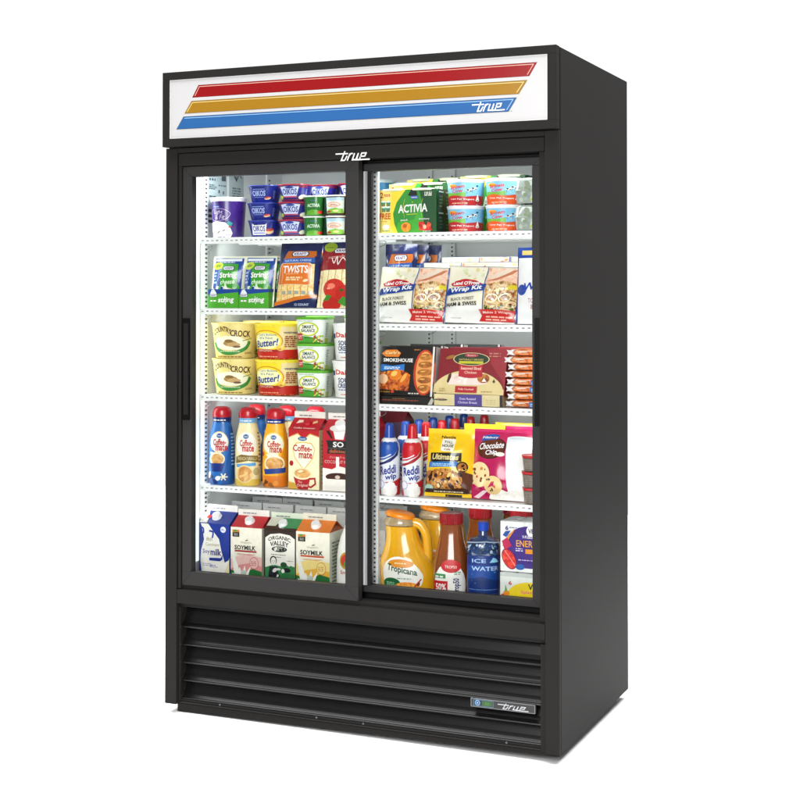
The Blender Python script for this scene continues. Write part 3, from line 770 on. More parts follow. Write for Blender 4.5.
def art(p):
    p.rect(0, 0, 1, 1, '#1c2f68'); p.rect(0, .0, 1, .62, F_STICK)
    for k in range(6): x = .08+k*.17; p.stroke([(x,.02),(x,.60)], .020, '#cdb887')
    p.poly([(.0,.56),(1,.56),(1,.88),(.04,.88)], '#9c1f2a'); p.ell(.20, .92, .16, .075, '#a8c03c'); p.text('low-moisture', .2, .92, .2, .03, '#38501c', .0); kraft(p, .50, .86, .42, .09)
    p.text('mozzarella', .40, .76, .40, .05, '#e8c0b8', .0, .1, 4); p.band([(.3,.74),(.36,.66),(.42,.76),(.46,.64),(.56,.74),(.66,.68)], .02, '#f4ece8', 5)
    p.ell(.42, .27, .26, .15, '#cf3a26'); p.ell(.36, .31, .09, .04, '#ee8a72'); p.ell(.68, .20, .22, .13, '#c42e20'); p.ell(.35, .05, .22, .10, '#c42e20'); p.ell(.60, .25, .05, .02, '#3a6a20'); p.poly([(.14,.10),(.26,.19),(.36,.17),(.28,.11)], '#4c9a30'); p.poly([(.5,.08),(.62,.16),(.8,.12),(.66,.02)], '#4f9c34'); p.dashes(.26, .26, .4, .3, 1, '#f0b0a0', 3)
MOZZ = pouch('cheese_stick_bag', 'cheese bag', .136, .195, .034, printed('#1c2f68', .22, coat=.5), art, 6)

def tray():
    root = empty('display_tray', '', 'carton tray'); w, d, h = .103, .100, .056
    p = P(); g = printed('#5cb03a', .4); b = printed('#2350a0', .4)
    p.box(-w/2, w/2, 0, .002, 0, h, g); p.box(-w/2, w/2, d-.002, d, 0, h, g); p.box(-w/2, -w/2+.002, .002, d-.002, 0, h, g); p.box(w/2-.002, w/2, .002, d-.002, 0, h, g); p.box(-w/2, w/2, .002, d-.002, 0, .002, g)
    p.region(flat(0), -w/2, w, 0, h); p.poly([(0,.70),(1,.84),(1,1),(0,1)], b); p.poly([(0,.6),(.3,.74),(.3,.70)], b)
    p.poly([(.06,.72),(.12,.95),(.20,1.0),(.28,.8),(.30,.70)], '#e8ecee'); kraft(p, .18, .66, .28, .16)
    p.dashes(.08, .34, .30, .44, 1, WHT, 3, .8); p.text('string', .60, .40, .52, .34, WHT, .06, .15, 2); p.stroke([(.56,.62),(.58,.22)], .02, '#f0f4e8')
    p.region(right_side(w/2), 0, d, 0, h); p.poly([(0,.84),(1,.84),(1,1),(0,1)], b)
    p.build('tray_body', root)
    return root
TRAY = tray()

def art(p):
    p.rect(0, 0, 1, 1, '#f0edda'); p.rect(.02, .0, .98, .30, '#f6f5ee')
    p.blobs(.2, .74, .5, .96, 12, .022, ['#d6dcae', '#e6d8a0', '#dfe6c4'], 3); p.poly([(.56,.10),(.99,.10),(.99,.985),(.56,.985)], '#e8d9c8')
    p.poly([(.57,.62),(.99,.66),(.99,.98),(.57,.98)], F_HAM); p.poly([(.57,.80),(.75,.83),(.95,.97),(.80,.97)], '#f4e2d2'); p.poly([(.57,.72),(.7,.74),(.9,.88),(.97,.96),(.9,.95),(.72,.80)], '#cf8a68'); p.poly([(.57,.62),(.80,.64),(.94,.80),(.85,.80)], '#efc9ae')
    p.poly([(.57,.14),(.99,.14),(.99,.70),(.8,.74),(.57,.66)], F_WRAP)
    for cx, cy, s in ((.66,.42,1),(.83,.44,1.05),(.92,.32,.8)):
        p.ell(cx, cy, .085*s, .075*s, '#f0dcae', .4); p.ell(cx, cy, .066*s, .056*s, F_WRAP, .4); p.ell(cx-.01, cy+.01, .03*s, .025*s, '#8c2a1c', .2, n=10); p.ell(cx+.02, cy-.02, .02*s, .02*s, '#f6f0e0', n=8)
    p.blobs(.58, .20, .96, .32, 12, .030, ['#3f6a1e', '#c8b02c', '#2a3a14', '#5a7a2a'], 9, .6); p.poly([(.82,.58),(.9,.68),(.99,.66),(.99,.6)], '#dfcf3c'); p.blobs(.60, .5, .96, .64, 10, .03, ['#e8d24a', '#d9c7a0', '#f4ecd8', '#b85a34'], 12, .7)
    p.stroke([(.555,.16),(.555,.985)], .010, '#2f55a0')
    p.poly([(.07,.665),(.14,.71),(.28,.755),(.44,.72),(.53,.66),(.44,.62),(.10,.62)], '#c0263a'); p.text("Land O'Frost", .305, .675, .38, .065, WHT, .04, .15, 1)
    p.poly([(.0,.46),(.04,.585),(.25,.60),(.58,.67),(.56,.55),(.30,.50)], '#2450a0'); p.text('Wrap Kit', .30, .565, .46, .10, WHT, .05, .3, 6)
    p.text('BLACK FOREST', .26, .40, .34, .055, '#3a3430', .0, 0, 3); p.text('HAM & SWISS', .25, .305, .44, .07, '#3a3430', .02, 0, 3)
    p.poly([(.50,.22),(.99,.225),(.96,.12),(.99,.03),(.50,.03),(.54,.12)], '#cf2f2c'); p.text('Makes 2 Wraps', .74, .175, .36, .05, '#f4d8cc', .02, .1, 2); p.dashes(.58, .05, .95, .14, 2, '#f2c4b4', 5, .5)
    p.dashes(.10, .07, .28, .085, 1, '#b8b4a0', 3); p.rect(0, 0, .012, .5, '#2f55a0'); p.rect(0, .992, 1, 1, '#3f5a9a'); p.rect(.985, .0, 1, .99, '#3b5aa6')
WRAP = pouch('wrap_kit_bag', 'meal kit bag', .212, .160, .042, printed('#f0eddc', .22, coat=.5), art, 8, 0)
def art(p):
    p.rect(0, 0, 1, 1, '#f4f4f2'); p.rect(0, .86, 1, 1, '#2b53a8'); p.rect(.10, .90, .9, .96, '#e8d58a'); p.rect(0, 0, .03, .9, '#2b53a8'); p.poly([(.4,.62),(.9,.70),(.9,.64),(.5,.60)], '#d8442c')
    p.text('Wrap', .50, .48, .66, .13, '#2858b0', .06, .3, 6); p.text('TORTILLAS', .55, .30, .5, .06, '#c88a84', .01); p.text('& DIP', .5, .22, .3, .06, '#c88a84', .01); p.ell(.14, .44, .12, .07, '#2858b0'); p.dashes(.3, .03, .8, .06, 1, '#888', 4) if 0 else None
WHITEBAG = pouch('tortilla_bag', 'tortilla bag', .130, .208, .040, printed('#f2f2f0', .25, coat=.4), art, 11)
def art(p):
    p.rect(0, 0, 1, 1, '#f2cc1a'); p.rect(0, .93, 1, 1, '#f4d63a')
    p.text('Nestle', .46, .875, .30, .045, '#2a2418', .03); p.rrect(.34, .66, .62, .85, .04, '#f4efe2'); p.text('TOLL', .48, .80, .18, .04, '#4a3424', .04); p.text('HOUSE', .48, .745, .24, .045, '#4a3424', .04); p.text('Cafe', .48, .69, .14, .03, '#a05028', .02)
    p.poly([(.10,.50),(.78,.52),(.78,.645),(.10,.635)], '#2c2412'); p.text('Ultimates', .44, .578, .58, .085, '#e6d8a0', .03, .2); p.poly([(.06,.42),(.72,.44),(.72,.515),(.07,.50)], '#2f80c0'); p.dashes(.14, .445, .64, .49, 2, '#bcd8ee', 3); p.ell(.80, .44, .11, .08, '#3a2a14'); p.ell(.80, .44, .085, .06, '#b87a2c'); p.blobs(.74, .40, .86, .48, 6, .02, ['#3a2010', '#e8c070'], 5)
    p.poly([(.0,.06),(1,.06),(1,.34),(.8,.38),(.5,.30),(.0,.36)], '#6a3a1a'); p.ell(.42, .25, .40, .16, F_COOKIE); p.blobs(.06, .14, .8, .34, 46, .036, ['#c98f3e', '#e6bb6c', '#4a2412', '#b87830', '#f0cf8a', '#3a1c0e'], 6); p.ell(.10, .12, .10, .05, '#a8c8b8')
    p.rect(.03, .055, .92, .11, '#3a2012'); p.dashes(.2, .065, .85, .09, 1, '#e8dcc0', 7); p.rect(0, 0, 1, .05, '#f2cc1a'); p.rect(.45, .0, .8, .035, '#3a2f10')
DOUGH = pouch('cookie_dough_bag', 'cookie dough bag', .140, .188, .048, printed('#f0cb20', .3, coat=.4), art, 14)
def art(p):
    p.rect(0, 0, 1, 1, '#c01a64'); p.rect(0, .96, 1, 1, '#cf3a78')
    p.ell(.34, .72, .25, .15, '#4a2210', .15); p.ell(.34, .72, .235, .135, '#6a3216', .15); p.poly([(.14,.82),(.42,.86),(.44,.92),(.3,.93),(.16,.90)], '#2a60b4'); p.text('Pillsbury', .29, .875, .26, .04, WHT, .02, .1, 3)
    p.text('Chocolate', .34, .76, .42, .095, '#8fa8e0', .10, .2, 6); p.text('Chocolate', .34, .76, .42, .095, WHT, .02, .2, 6); p.text('Chip', .35, .655, .20, .09, '#8fa8e0', .10, .2, 6); p.text('Chip', .35, .655, .20, .09, WHT, .02, .2, 6); p.ell(.5, .64, .08, .03, '#f0ece0')
    p.ell(.14, .34, .21, .18, '#f2dfae', .2); p.blobs(.0, .24, .28, .44, 14, .018, ['#8a4a24', '#c84a3c', '#d89a50', '#5a2a18'], 3)
    p.poly([(.58,.88),(.99,.88),(.95,.10),(.64,.10)], '#dfe6ea'); p.poly([(.60,.80),(.975,.80),(.94,.12),(.65,.12)], '#f7f5f0'); p.ell(.787, .80, .187, .030, '#fdfcf8'); p.ell(.785, .88, .205, .030, '#e9eef0'); p.ell(.785, .878, .180, .022, '#cfd8dc'); p.poly([(.64,.84),(.68,.84),(.70,.14),(.67,.14)], '#ffffff'); p.poly([(.30,.0),(.36,.12),(.5,.16),(.62,.12),(.8,.18),(1,.10),(1,0)], F_CREAMY); p.ell(.40, .20, .16, .13, '#e9cf98', .3); p.blobs(.30, .12, .5, .28, 9, .018, ['#8a4a24', '#5a2a18', '#c84a3c'], 8)
    p.poly([(0,0),(.34,0),(.2,.12),(.06,.2),(0,.2)], '#c01a64'); p.poly([(.06,.02),(.22,.12),(.30,.12),(.14,0)], '#f0d8e0'); p.poly([(.3,.16),(.4,.26),(.42,.2)], '#c01a64')
PINK = pouch('cookie_dough_bag', 'cookie dough bag', .178, .192, .050, printed('#c01a64', .3, coat=.4), art, 17)

# ---- flat cartons of meat
def smokehouse():
    root = empty('sausage_box', '', 'sausage box'); w, d, h = .168, .030, .140
    p = P(); p.box(-w/2, w/2, 0, d, 0, h, printed('#17130f', .35)); p.region(flat(0), -w/2, w, 0, h)
    p.poly([(.60,.0),(.98,0),(.98,.97),(.60,.97)], '#1b1512')
    p.ell(.83, .48, .20, .46, '#c8481a'); p.ell(.835, .48, .165, .42, '#e9a862')
    for k in range(5): p.ell(.84, .17+.155*k, .14-.012*abs(k-2), .066, F_LINK, .04); p.ell(.80, .19+.155*k, .05, .014, '#e6b868', .04, n=10)
    p.rect(.965, 0, 1, 1, '#e6e3de')
    p.poly([(.02,.84),(.10,.92),(.3,.93),(.38,.86),(.34,.78),(.1,.78)], '#e08a2c'); p.text("Curly's", .22, .855, .28, .085, '#1a120a', .06, .1, 2); p.text("Curly's", .22, .858, .27, .08, '#f2dca8', .02, .1, 2)
    p.text('SMOKEHOUSE', .335, .715, .55, .075, WHT, .06); p.poly([(.01,.52),(.03,.63),(.25,.60),(.46,.64),(.46,.50),(.2,.52),(.03,.48)], '#3584cc'); p.dashes(.08, .53, .4, .59, 2, '#dcecf8', 3, .6)
    p.poly([(.0,.12),(.56,.10),(.58,.42),(.42,.52),(.2,.50),(0,.46)], F_SAUS); p.ell(.30, .42, .11, .10, '#e68a28', .5); p.ell(.46, .33, .06, .16, '#d9741e', -.6); p.ell(.46, .36, .03, .11, '#f4b85a', -.6); p.ell(.08, .33, .09, .10, '#f0c8a0'); p.ell(.28, .44, .06, .05, '#f8ce74', .5)
    p.text('Fully Cooked', .12, .07, .20, .045, '#c8962c', .02); p.ell(.27, .08, .03, .03, '#c84a2c'); p.dashes(.56, .04, .76, .08, 1, '#d8d4cc', 4); p.dashes(.62, .92, .78, .95, 1, '#c8862c', 6)
    p.region(right_side(w/2), 0, d, 0, h); p.rect(0, 0, 1, 1, '#e4e2dd'); p.rect(.55, .02, .7, .9, '#c8c4be')
    p.build('carton', root, bevel=.001)
    return root
SMOKE = smokehouse()
def flatbox(name, w, d, h, base, art):
    root = empty(name, '', 'food box'); p = P(); p.box(-w/2, w/2, 0, d, 0, h, printed(base, .35)); p.region(flat(0), -w/2, w, 0, h); art(p); p.build('carton', root, bevel=.001); return root
def art(p):
    p.dashes(.12, .40, .84, .60, 1, '#9a4a34', 3, .7); p.dashes(.30, .66, .58, .76, 1, '#b88a3c', 5); p.poly([(.90,0),(.97,0),(1,.55),(.97,1)], '#c9c6bc')
SMOKEFLAT = flatbox('sausage_box', .180, .140, .021, '#1c1813', art)
def art(p):
    p.rect(0, 0, .955, 1, '#ded1a4'); p.ell(.10, .5, .10, .09, '#3c5a3a'); p.text('Smart', .10, .60, .10, .2, '#c89090', .02); p.text('Chicken', .1, .38, .13, .16, '#e8dcc0', .0)
    p.rect(.30, 0, .70, 1, '#5c4a94'); p.text('Oven Roasted', .49, .64, .24, .22, '#cfc4e6', .02); p.text('Chicken Breast', .49, .32, .28, .22, '#cfc4e6', .02); p.dashes(.75, .2, .93, .7, 3, '#c4b688', 6, .3); p.rect(.955, 0, 1, 1, '#2a1412')
REDFLAT = flatbox('chicken_box', .200, .150, .031, '#ded1a4', art)
def redbox():
    root = empty('chicken_box', '', 'food box'); w, d, h = .202, .034, .128
    p = P(); p.box(-w/2, w/2, 0, d, 0, h, printed('#8f2230', .35)); p.region(flat(0), -w/2, w, 0, h)
    p.poly([(.70,1),(.78,.66),(.96,.30),(1,0.1),(1,1)], '#a23440'); p.ell(.46, .02, .53, .50, '#e0cf9c', 0, 0, 180, 30); p.rect(0, 0, .99, .12, '#e0cf9c')
    p.poly([(.14,.26),(.16,.42),(.20,.46),(.2,.2)], '#5a3826'); p.poly([(.16,.20),(.22,.44),(.68,.46),(.74,.24),(.6,.2)], '#f0dcd4'); p.ell(.68, .35, .09, .10, F_LINK); p.poly([(.66,.28),(.69,.36),(.73,.28)], WHT); p.blobs(.24, .26, .6, .42, 10, .03, ['#f6ece6', '#e8ccc0'], 4)
    p.rect(.31, .38, .66, .66, '#bb2f3e'); p.ell(.485, .42, .175, .07, '#bb2f3e'); p.text('Seasoned Sliced', .485, .565, .30, .065, '#f0c8b8', .03); p.text('Chicken', .485, .475, .18, .06, '#f0c8b8', .02)
    p.ell(.48, .765, .27, .145, '#d9cfa0'); p.ell(.48, .765, .257, .133, '#33482f'); p.ell(.48, .85, .10, .042, '#b8505a'); p.text('Smart', .48, .85, .12, .035, '#f0dcd8', .0); p.text('NATURALLY SMOKED', .48, .755, .36, .04, '#c2b478', .02); p.poly([(.30,.665),(.66,.665),(.66,.72),(.30,.72)], '#c8c43a'); p.ell(.17, .80, .07, .04, '#a87838', .3)
    p.rect(.28, .03, .60, .17, '#b82c3a'); p.text('Fully Cooked', .44, .10, .22, .05, '#f0ccc0', .02); p.dashes(.66, .05, .86, .08, 1, '#a8905c', 3); p.poly([(.82,.28),(.84,.34),(.86,.28),(.84,.25)], '#55503c'); p.dashes(.04, .05, .16, .14, 2, '#b8a470', 5, .4)
    p.dashes(.74, .82, .96, .94, 2, '#c08878', 8, .5)
    p.build('carton', root, bevel=.001)
    return root
RED = redbox()

def hotdogs(tagged):
    root = empty('hot_dog_pack', '', 'hot dog pack'); w, h = .112, .0195
    p = P(); p.smooth = True; r = random.Random(4)
    for k in range(5):
        y = .014+.019*k
        p.tube(catmull([(-w/2, y, h*.5), (-w/2+.008, y, h*.5), (0, y, h*.5), (w/2-.006, y, h*.5), (w/2, y, h*.5)], 3), .009, F_HOTDOG, 10, [.003]+[.0088]*12)
    p.build('sausages', root)
    q = P(); q.smooth = False; S = lambda u, v, o: (u, .0035 + .0018*math.sin(u*260) - .0055*math.sin(PI*min(1, max(0, v/h))) - o, v)
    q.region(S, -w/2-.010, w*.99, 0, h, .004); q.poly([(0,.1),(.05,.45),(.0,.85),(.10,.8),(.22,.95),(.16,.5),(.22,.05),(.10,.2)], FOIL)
    q.stroke([(.24,.70),(.98,.76)], .014, '#f2ece0'); q.stroke([(.30,.52),(.52,.60)], .02, '#f2ddc8')  # pale strokes paint gloss onto the film
    if tagged: q.rect(.62, .0, .98, .78, '#3a80c4'); q.dashes(.65, .1, .94, .65, 3, '#d8e8f6', 3)
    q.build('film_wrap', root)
    return root
HOT = hotdogs(0); HOT_TAG = hotdogs(1)

# ---- creamer bottles
def creamer(body, collar, bgart, seed, h=.205):
    root = empty('creamer_bottle', '', 'creamer bottle')
    prof = [(0, .034), (.003, .037), (.05, .0385), (.085, .0375), (.11, .037), (.135, .0355), (.160, .031), (.178, .0270), (.186, .0262), (.190, .0262)]
    lt = Lathe(prof, 2.4, .85, 40, sm=4); p = P(); p.smooth = True; lt.body(p, printed(body, .25, coat=.5)); lt.front(p, 0, .190, .005); bgart(p)
    p.text('Coffee-', .44, .66, .38, .10, '#c42a24', .05, 0, 3); p.text('mate', .50, .575, .34, .10, '#c42a24', .05, 0, 0); p.ell(.44, .76, .09, .035, '#2a6ca8'); p.text('Nestle', .44, .76, .12, .028, WHT, .0)
    p.build('body', root)
    c = P(); l2 = Lathe([(.184, .0270), (.1975, .0272)], 2.2, .95, 32); l2.body(c, printed(collar, .3)); l2.front(c, .184, .1975); c.dashes(.15, .3, .8, .7, 1, WHT, seed); c.build('collar', root, smooth=False)
    c = P(); c.smooth = True; l3 = Lathe([(.1976, .0268), (.2010, .0278), (.212, .0274), (.2200, .0250), (.2262, .0200), (.2290, .0110), (.2296, .0002)], 2.2, .95, 32, sm=3); l3.body(c, printed('#c01a30', .3, coat=.3), cap=False); c.build('cap', root)
    return root
def art(p):
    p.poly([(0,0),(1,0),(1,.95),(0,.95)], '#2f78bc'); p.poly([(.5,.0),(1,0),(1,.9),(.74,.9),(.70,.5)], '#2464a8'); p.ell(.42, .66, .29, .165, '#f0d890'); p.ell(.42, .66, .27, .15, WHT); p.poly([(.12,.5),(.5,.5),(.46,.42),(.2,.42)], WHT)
    p.ell(.36, .40, .24, .105, '#f4ead0'); p.ell(.37, .395, .20, .08, F_COFFEE); p.poly([(.12,.33),(.6,.33),(.52,.20),(.2,.20)], '#1c3c8c'); p.blobs(.1, .04, .4, .16, 6, .05, ['#1a2a60', '#2a4488', '#e8ecf0'], 3)
    for a in range(6): t = a*1.05; p.stroke([(.56,.12),(.56+.11*math.cos(t),.12+.055*math.sin(t))], .035, '#ede8d2')
    p.dashes(.78, .3, .97, .82, 10, '#a8c4e0', 7, .45)
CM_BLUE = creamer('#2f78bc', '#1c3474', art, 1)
def art(p):
    p.rect(0, 0, 1, .95, '#efe4b8'); p.ell(.44, .64, .32, .19, '#f8f4e4'); p.poly([(.12,.44),(.3,.48),(.80,.46),(.84,.36),(.5,.385),(.12,.34)], '#8a7434'); p.text('FRENCH VANILLA', .48, .42, .60, .05, '#e6dcae', .0); p.poly([(.14,.33),(.72,.36),(.72,.31),(.16,.28)], '#68a8d8')
    p.rect(0, 0, 1, .10, '#e4c860'); p.ell(.40, .18, .25, .14, '#e8d6a0'); p.ell(.40, .18, .22, .12, F_COFFEE); p.ell(.74, .22, .10, .06, '#c4b98c'); p.dashes(.82, .3, .97, .85, 10, '#8a7c58', 7, .45)
CM_WHITE = creamer('#efe4b8', '#7fb4dc', art, 2)
def art(p):
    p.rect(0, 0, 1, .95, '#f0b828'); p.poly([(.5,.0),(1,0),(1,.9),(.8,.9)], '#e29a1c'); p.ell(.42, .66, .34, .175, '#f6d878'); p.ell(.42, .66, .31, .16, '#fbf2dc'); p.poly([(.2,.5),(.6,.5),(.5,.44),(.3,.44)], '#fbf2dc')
    p.ell(.46, .36, .30, .125, '#f7ecd6'); p.ell(.46, .36, .26, .10, F_COFFEE); p.poly([(.14,.27),(.8,.30),(.78,.22),(.18,.19)], '#1f4a94'); p.rect(.1, .0, .9, .17, '#e08824'); p.blobs(.1, .02, .5, .10, 6, .05, ['#7a4a20', '#a86c30', '#e8a040'], 3); p.ell(.10, .5, .05, .035, '#c43a24')
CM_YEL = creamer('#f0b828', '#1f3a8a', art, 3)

# ---- gable-top cartons
def carton(w, d, h, rise, fin, base, top, finc, art, topart=None, side='#dfe2d6', cap='#f2f2f0', capxy=(.0, .5), tri=None, capr=.0135):
    root = empty('drink_carton', '', 'drink carton'); p = P(); B = printed(base, .32, coat=.25); T = printed(top, .32, coat=.25); FN = printed(finc, .35); SD = printed(side, .35)
    x0, x1 = -w/2, w/2; zr = h + rise; ym = d/2
    p.face([(x0,0,0),(x1,0,0),(x1,0,h),(x0,0,h)], B); p.face([(x1,0,0),(x1,d,0),(x1,d,h),(x1,0,h)], SD); p.face([(x1,d,0),(x0,d,0),(x0,d,h),(x1,d,h)], SD); p.face([(x0,d,0),(x0,0,0),(x0,0,h),(x0,d,h)], SD); p.face([(x0,0,0),(x0,d,0),(x1,d,0),(x1,0,0)], SD)
    e = .0022; ins = .012
    p.face([(x0,0,h),(x1,0,h),(x1,ym-e,zr),(x0,ym-e,zr)], T); p.face([(x1,d,h),(x0,d,h),(x0,ym+e,zr),(x1,ym+e,zr)], T)
    TR = printed(tri or top, .35)
    for s, xx in ((1, x1), (-1, x0)):
        a, b, c, q = (xx,0,h), (xx,d,h), (xx-s*ins,ym,zr-.002), (xx,ym-e,zr)
        p.face([a, b, c] if s > 0 else [b, a, c], TR); p.face([a, c, q] if s > 0 else [c, a, q], TR); p.face([b, (xx,ym+e,zr), c] if s > 0 else [(xx,ym+e,zr), b, c], TR)
    p.box(x0, x1, ym-e, ym+e, zr, zr+fin, FN)
    p.region(flat(0), x0, w, 0, h); art(p)
    L_ = math.hypot(ym-e, rise); cy_, sy_ = (ym-e)/L_, rise/L_
    S = lambda u, v, o: (u, v*cy_ - o*sy_, h + v*sy_ + o*cy_)
    p.region(S, x0, w, 0, L_)
    if topart: topart(p)
    p.region(flat(ym-e), x0, w, zr, fin); p.dashes(.15, .35, .7, .6, 1, '#8a8c90', 5)
    p.region(right_side(x1), 0, d, 0, h); p.dashes(.12, .1, .85, .86, 12, '#5f6662', 5, .35)
    p.build('carton', root)
    if cap:
        c = P(); c.smooth = True; l = Lathe([(0, capr*1.12), (.002, capr*1.12), (.0025, capr), (.0105, capr*.97), (.0125, capr*.9), (.0130, .0003)], seg=26); l.body(c, printed(cap, .3), cap=False)
        u, v = capxy; q = S(u*w, v*L_, 0)
        o = c.build('cap', root, loc=q, rot=(math.atan2(sy_, cy_)*1.0, 0, 0)); md = o.modifiers.new('edges', 'EDGE_SPLIT'); md.split_angle = math.radians(35)
    return root
def soy(barc, bg2, tint):
    def art(p):
        p.rect(0, 0, 1, 1, '#e9e6d6'); p.poly([(0,.0),(1,0),(1,.46),(.6,.5),(.3,.48),(0,.40)], bg2[0]); p.poly([(0,.0),(1,0),(1,.30),(.6,.34),(.3,.3),(0,.22)], bg2[1])
        p.poly([(.0,.0),(1,0),(1,.20),(.7,.24),(.4,.14),(0,.20)], '#2f7a40'); p.poly([(0,.62),(.06,.60),(.28,.2),(.34,.04),(.16,.0),(.1,.2)], '#eef0e6')
        p.poly([(.02,.0),(.06,.14),(.18,.12),(.3,.26),(.36,.14),(.46,.30),(.50,.16),(.66,.30),(.56,.1),(.62,.0)], '#eceee8'); p.ell(.42, .15, .09, .06, '#c4ccc0'); p.ell(.10, .05, .1, .05, '#f4f4f0')
        p.rect(.06, .82, .28, .95, '#25282a'); p.poly([(.06,.95),(.28,.95),(.28,.91),(.06,.90)], '#d8822c'); p.poly([(.10,.95),(.2,.95),(.2,.915),(.1,.91)], '#5aa03c'); p.text('365', .17, .865, .13, .05, '#a8aaa4', .03)
        p.text('organic', .50, .72, .34, .045, '#a8a27a', .0); p.ell(.52, .765, .05, .010, '#4f7a34', .3, n=8); p.text('SOYMILK', .47, .625, .68, .085, '#33302c', .03); p.rect(.14, .545, .84, .575, barc); p.dashes(.2, .49, .82, .52, 2, tint, 3, .5)
        p.ell(.76, .35, .14, .115, tint); p.ell(.76, .35, .125, .102, bg2[0]); p.dashes(.66, .3, .86, .4, 3, tint, 6, .5)
    return art
C_RED = carton(.103, .095, .1560, .028, .018, '#e9e6d6', '#c8282e', '#efede6', soy('#a82430', ('#e8c4bc', '#dd9a98'), '#c87878'), side='#dcdccf')
C_ORG = carton(.106, .095, .1570, .028, .018, '#ece6c8', '#e58a2a', '#e4e2d2', soy('#c8582a', ('#efdc94', '#e6b84c'), '#d8a050'), side='#dfe3d4', tri='#a8561c')
def art(p):
    p.rect(0, 0, 1, 1, '#2d48a0'); p.poly([(.10,0),(.04,.30),(.06,.5),(.16,.70),(.10,.9),(.05,.99),(.30,.99),(.46,.86),(.66,.72),(.74,.5),(.85,.30),(1,.36),(1,0)], '#f1efe8'); p.poly([(.75,0),(1,.0),(1,.4),(.94,.25)], '#e9e2b8')
    p.band([(.03,.92),(.13,.90),(.14,.82),(.06,.80)], .045, '#2d48a0', 5); p.band([(.34,.86),(.46,.84),(.44,.74)], .05, '#2d48a0', 5)
    p.text('8th', .34, .71, .20, .07, '#a89c74', .0, .2); p.text('Continent', .44, .615, .46, .06, '#a89a64', .0); p.text('Soy', .24, .475, .24, .10, '#7f7db0', .02); p.text('milk', .56, .48, .36, .12, '#4a4690', .04); p.poly([(.34,.37),(.72,.38),(.78,.44),(.78,.36),(.7,.32),(.34,.32)], '#2d48a0')
    p.dashes(.12, .22, .50, .28, 2, '#b0aed0', 3, .5); p.dashes(.36, .20, .62, .26, 2, '#8a88b8', 4, .5); p.ell(.80, .90, .09, .055, '#e8ecf4'); p.dashes(.74, .88, .86, .92, 2, '#7a88c0', 4)
def tart(p): p.poly([(0,0),(.26,0),(.2,.5),(.1,1),(0,1)], '#efede8'); p.poly([(.12,.35),(.28,.35),(.28,.6),(.16,.62)], '#c8343a'); p.ell(.45, .5, .17, .17, '#1f3480')
C_BLUE = carton(.104, .095, .1610, .030, .019, '#2d48a0', '#2d48a0', '#f0eee8', art, tart, side='#2a3f8c', capxy=(-.04, .5))
def art(p):
    p.rect(0, 0, 1, 1, '#3d2c22'); p.poly([(.04,.10),(.96,.10),(.96,.86),(.8,.93),(.5,.955),(.2,.93),(.04,.86)], '#eceae0'); p.text('ORGANIC', .48, .825, .70, .075, '#26282a', .04, 0, 0, .05); p.text('VALLEY', .48, .735, .58, .09, '#26282a', .05, 0, 0, .035)
    p.ell(.48, .655, .24, .055, '#26282a'); p.ell(.48, .66, .19, .035, '#a8b0a4'); p.blobs(.34,.64,.6,.68,5,.03,['#26282a','#e0e0d8'],3); p.dashes(.22, .545, .76, .565, 1, '#4a4c4a', 3); p.dashes(.36, .50, .6, .52, 1, '#4a4c4a', 8); p.dashes(.72, .44, .92, .46, 1, '#8a8c88', 9)
    p.poly([(.04,.10),(.96,.10),(.96,.34),(.84,.36),(.78,.34),(.62,.42),(.52,.34),(.3,.36),(.04,.30)], '#3f8a54'); p.ell(.62, .37, .10, .05, '#2c5a38'); p.ell(.70, .27, .14, .045, '#20242a'); p.ell(.60, .25, .05, .04, '#e9e9e2'); p.poly([(.5,.1),(.96,.1),(.96,.2),(.6,.22)], '#3a7a4c')
    p.ell(.30, .44, .105, .085, '#2a2c30'); p.ell(.305, .425, .08, .075, '#eceae0'); p.poly([(.14,.10),(.18,.32),(.42,.33),(.50,.10)], '#2c3038'); p.blobs(.16,.14,.46,.3,8,.04,['#e0e0da','#20242a'],5); p.ell(.28, .43, .012, .010, '#2a2c30', n=6); p.ell(.34, .43, .012, .010, '#2a2c30', n=6); p.stroke([(.29,.39),(.33,.39)], .008, '#2a2c30')
    p.dashes(.2, .025, .8, .06, 1, '#a89478', 4)
def tart(p): p.poly([(.40,1),(1,1),(1,.2),(.5,.2)], '#4f9a64'); p.poly([(.02,1),(.4,1),(.3,.3),(.02,.3)], '#d8d8c8'); p.rect(0, 0, 1, .16, '#4a3428')
C_VAL = carton(.104, .095, .1530, .028, .018, '#3d2c22', '#5a4434', '#dfe6d4', art, tart, side='#8a8458')
def art(p): p.rect(0, 0, 1, 1, '#b8b9ba'); p.dashes(.1, .2, .9, .8, 6, '#8a8c8c', 3)
C_GREY = carton(.103, .095, .1570, .028, .020, '#b8b9ba', '#b4b5b2', '#c0c1c0', art, side='#8f9088', cap=None)
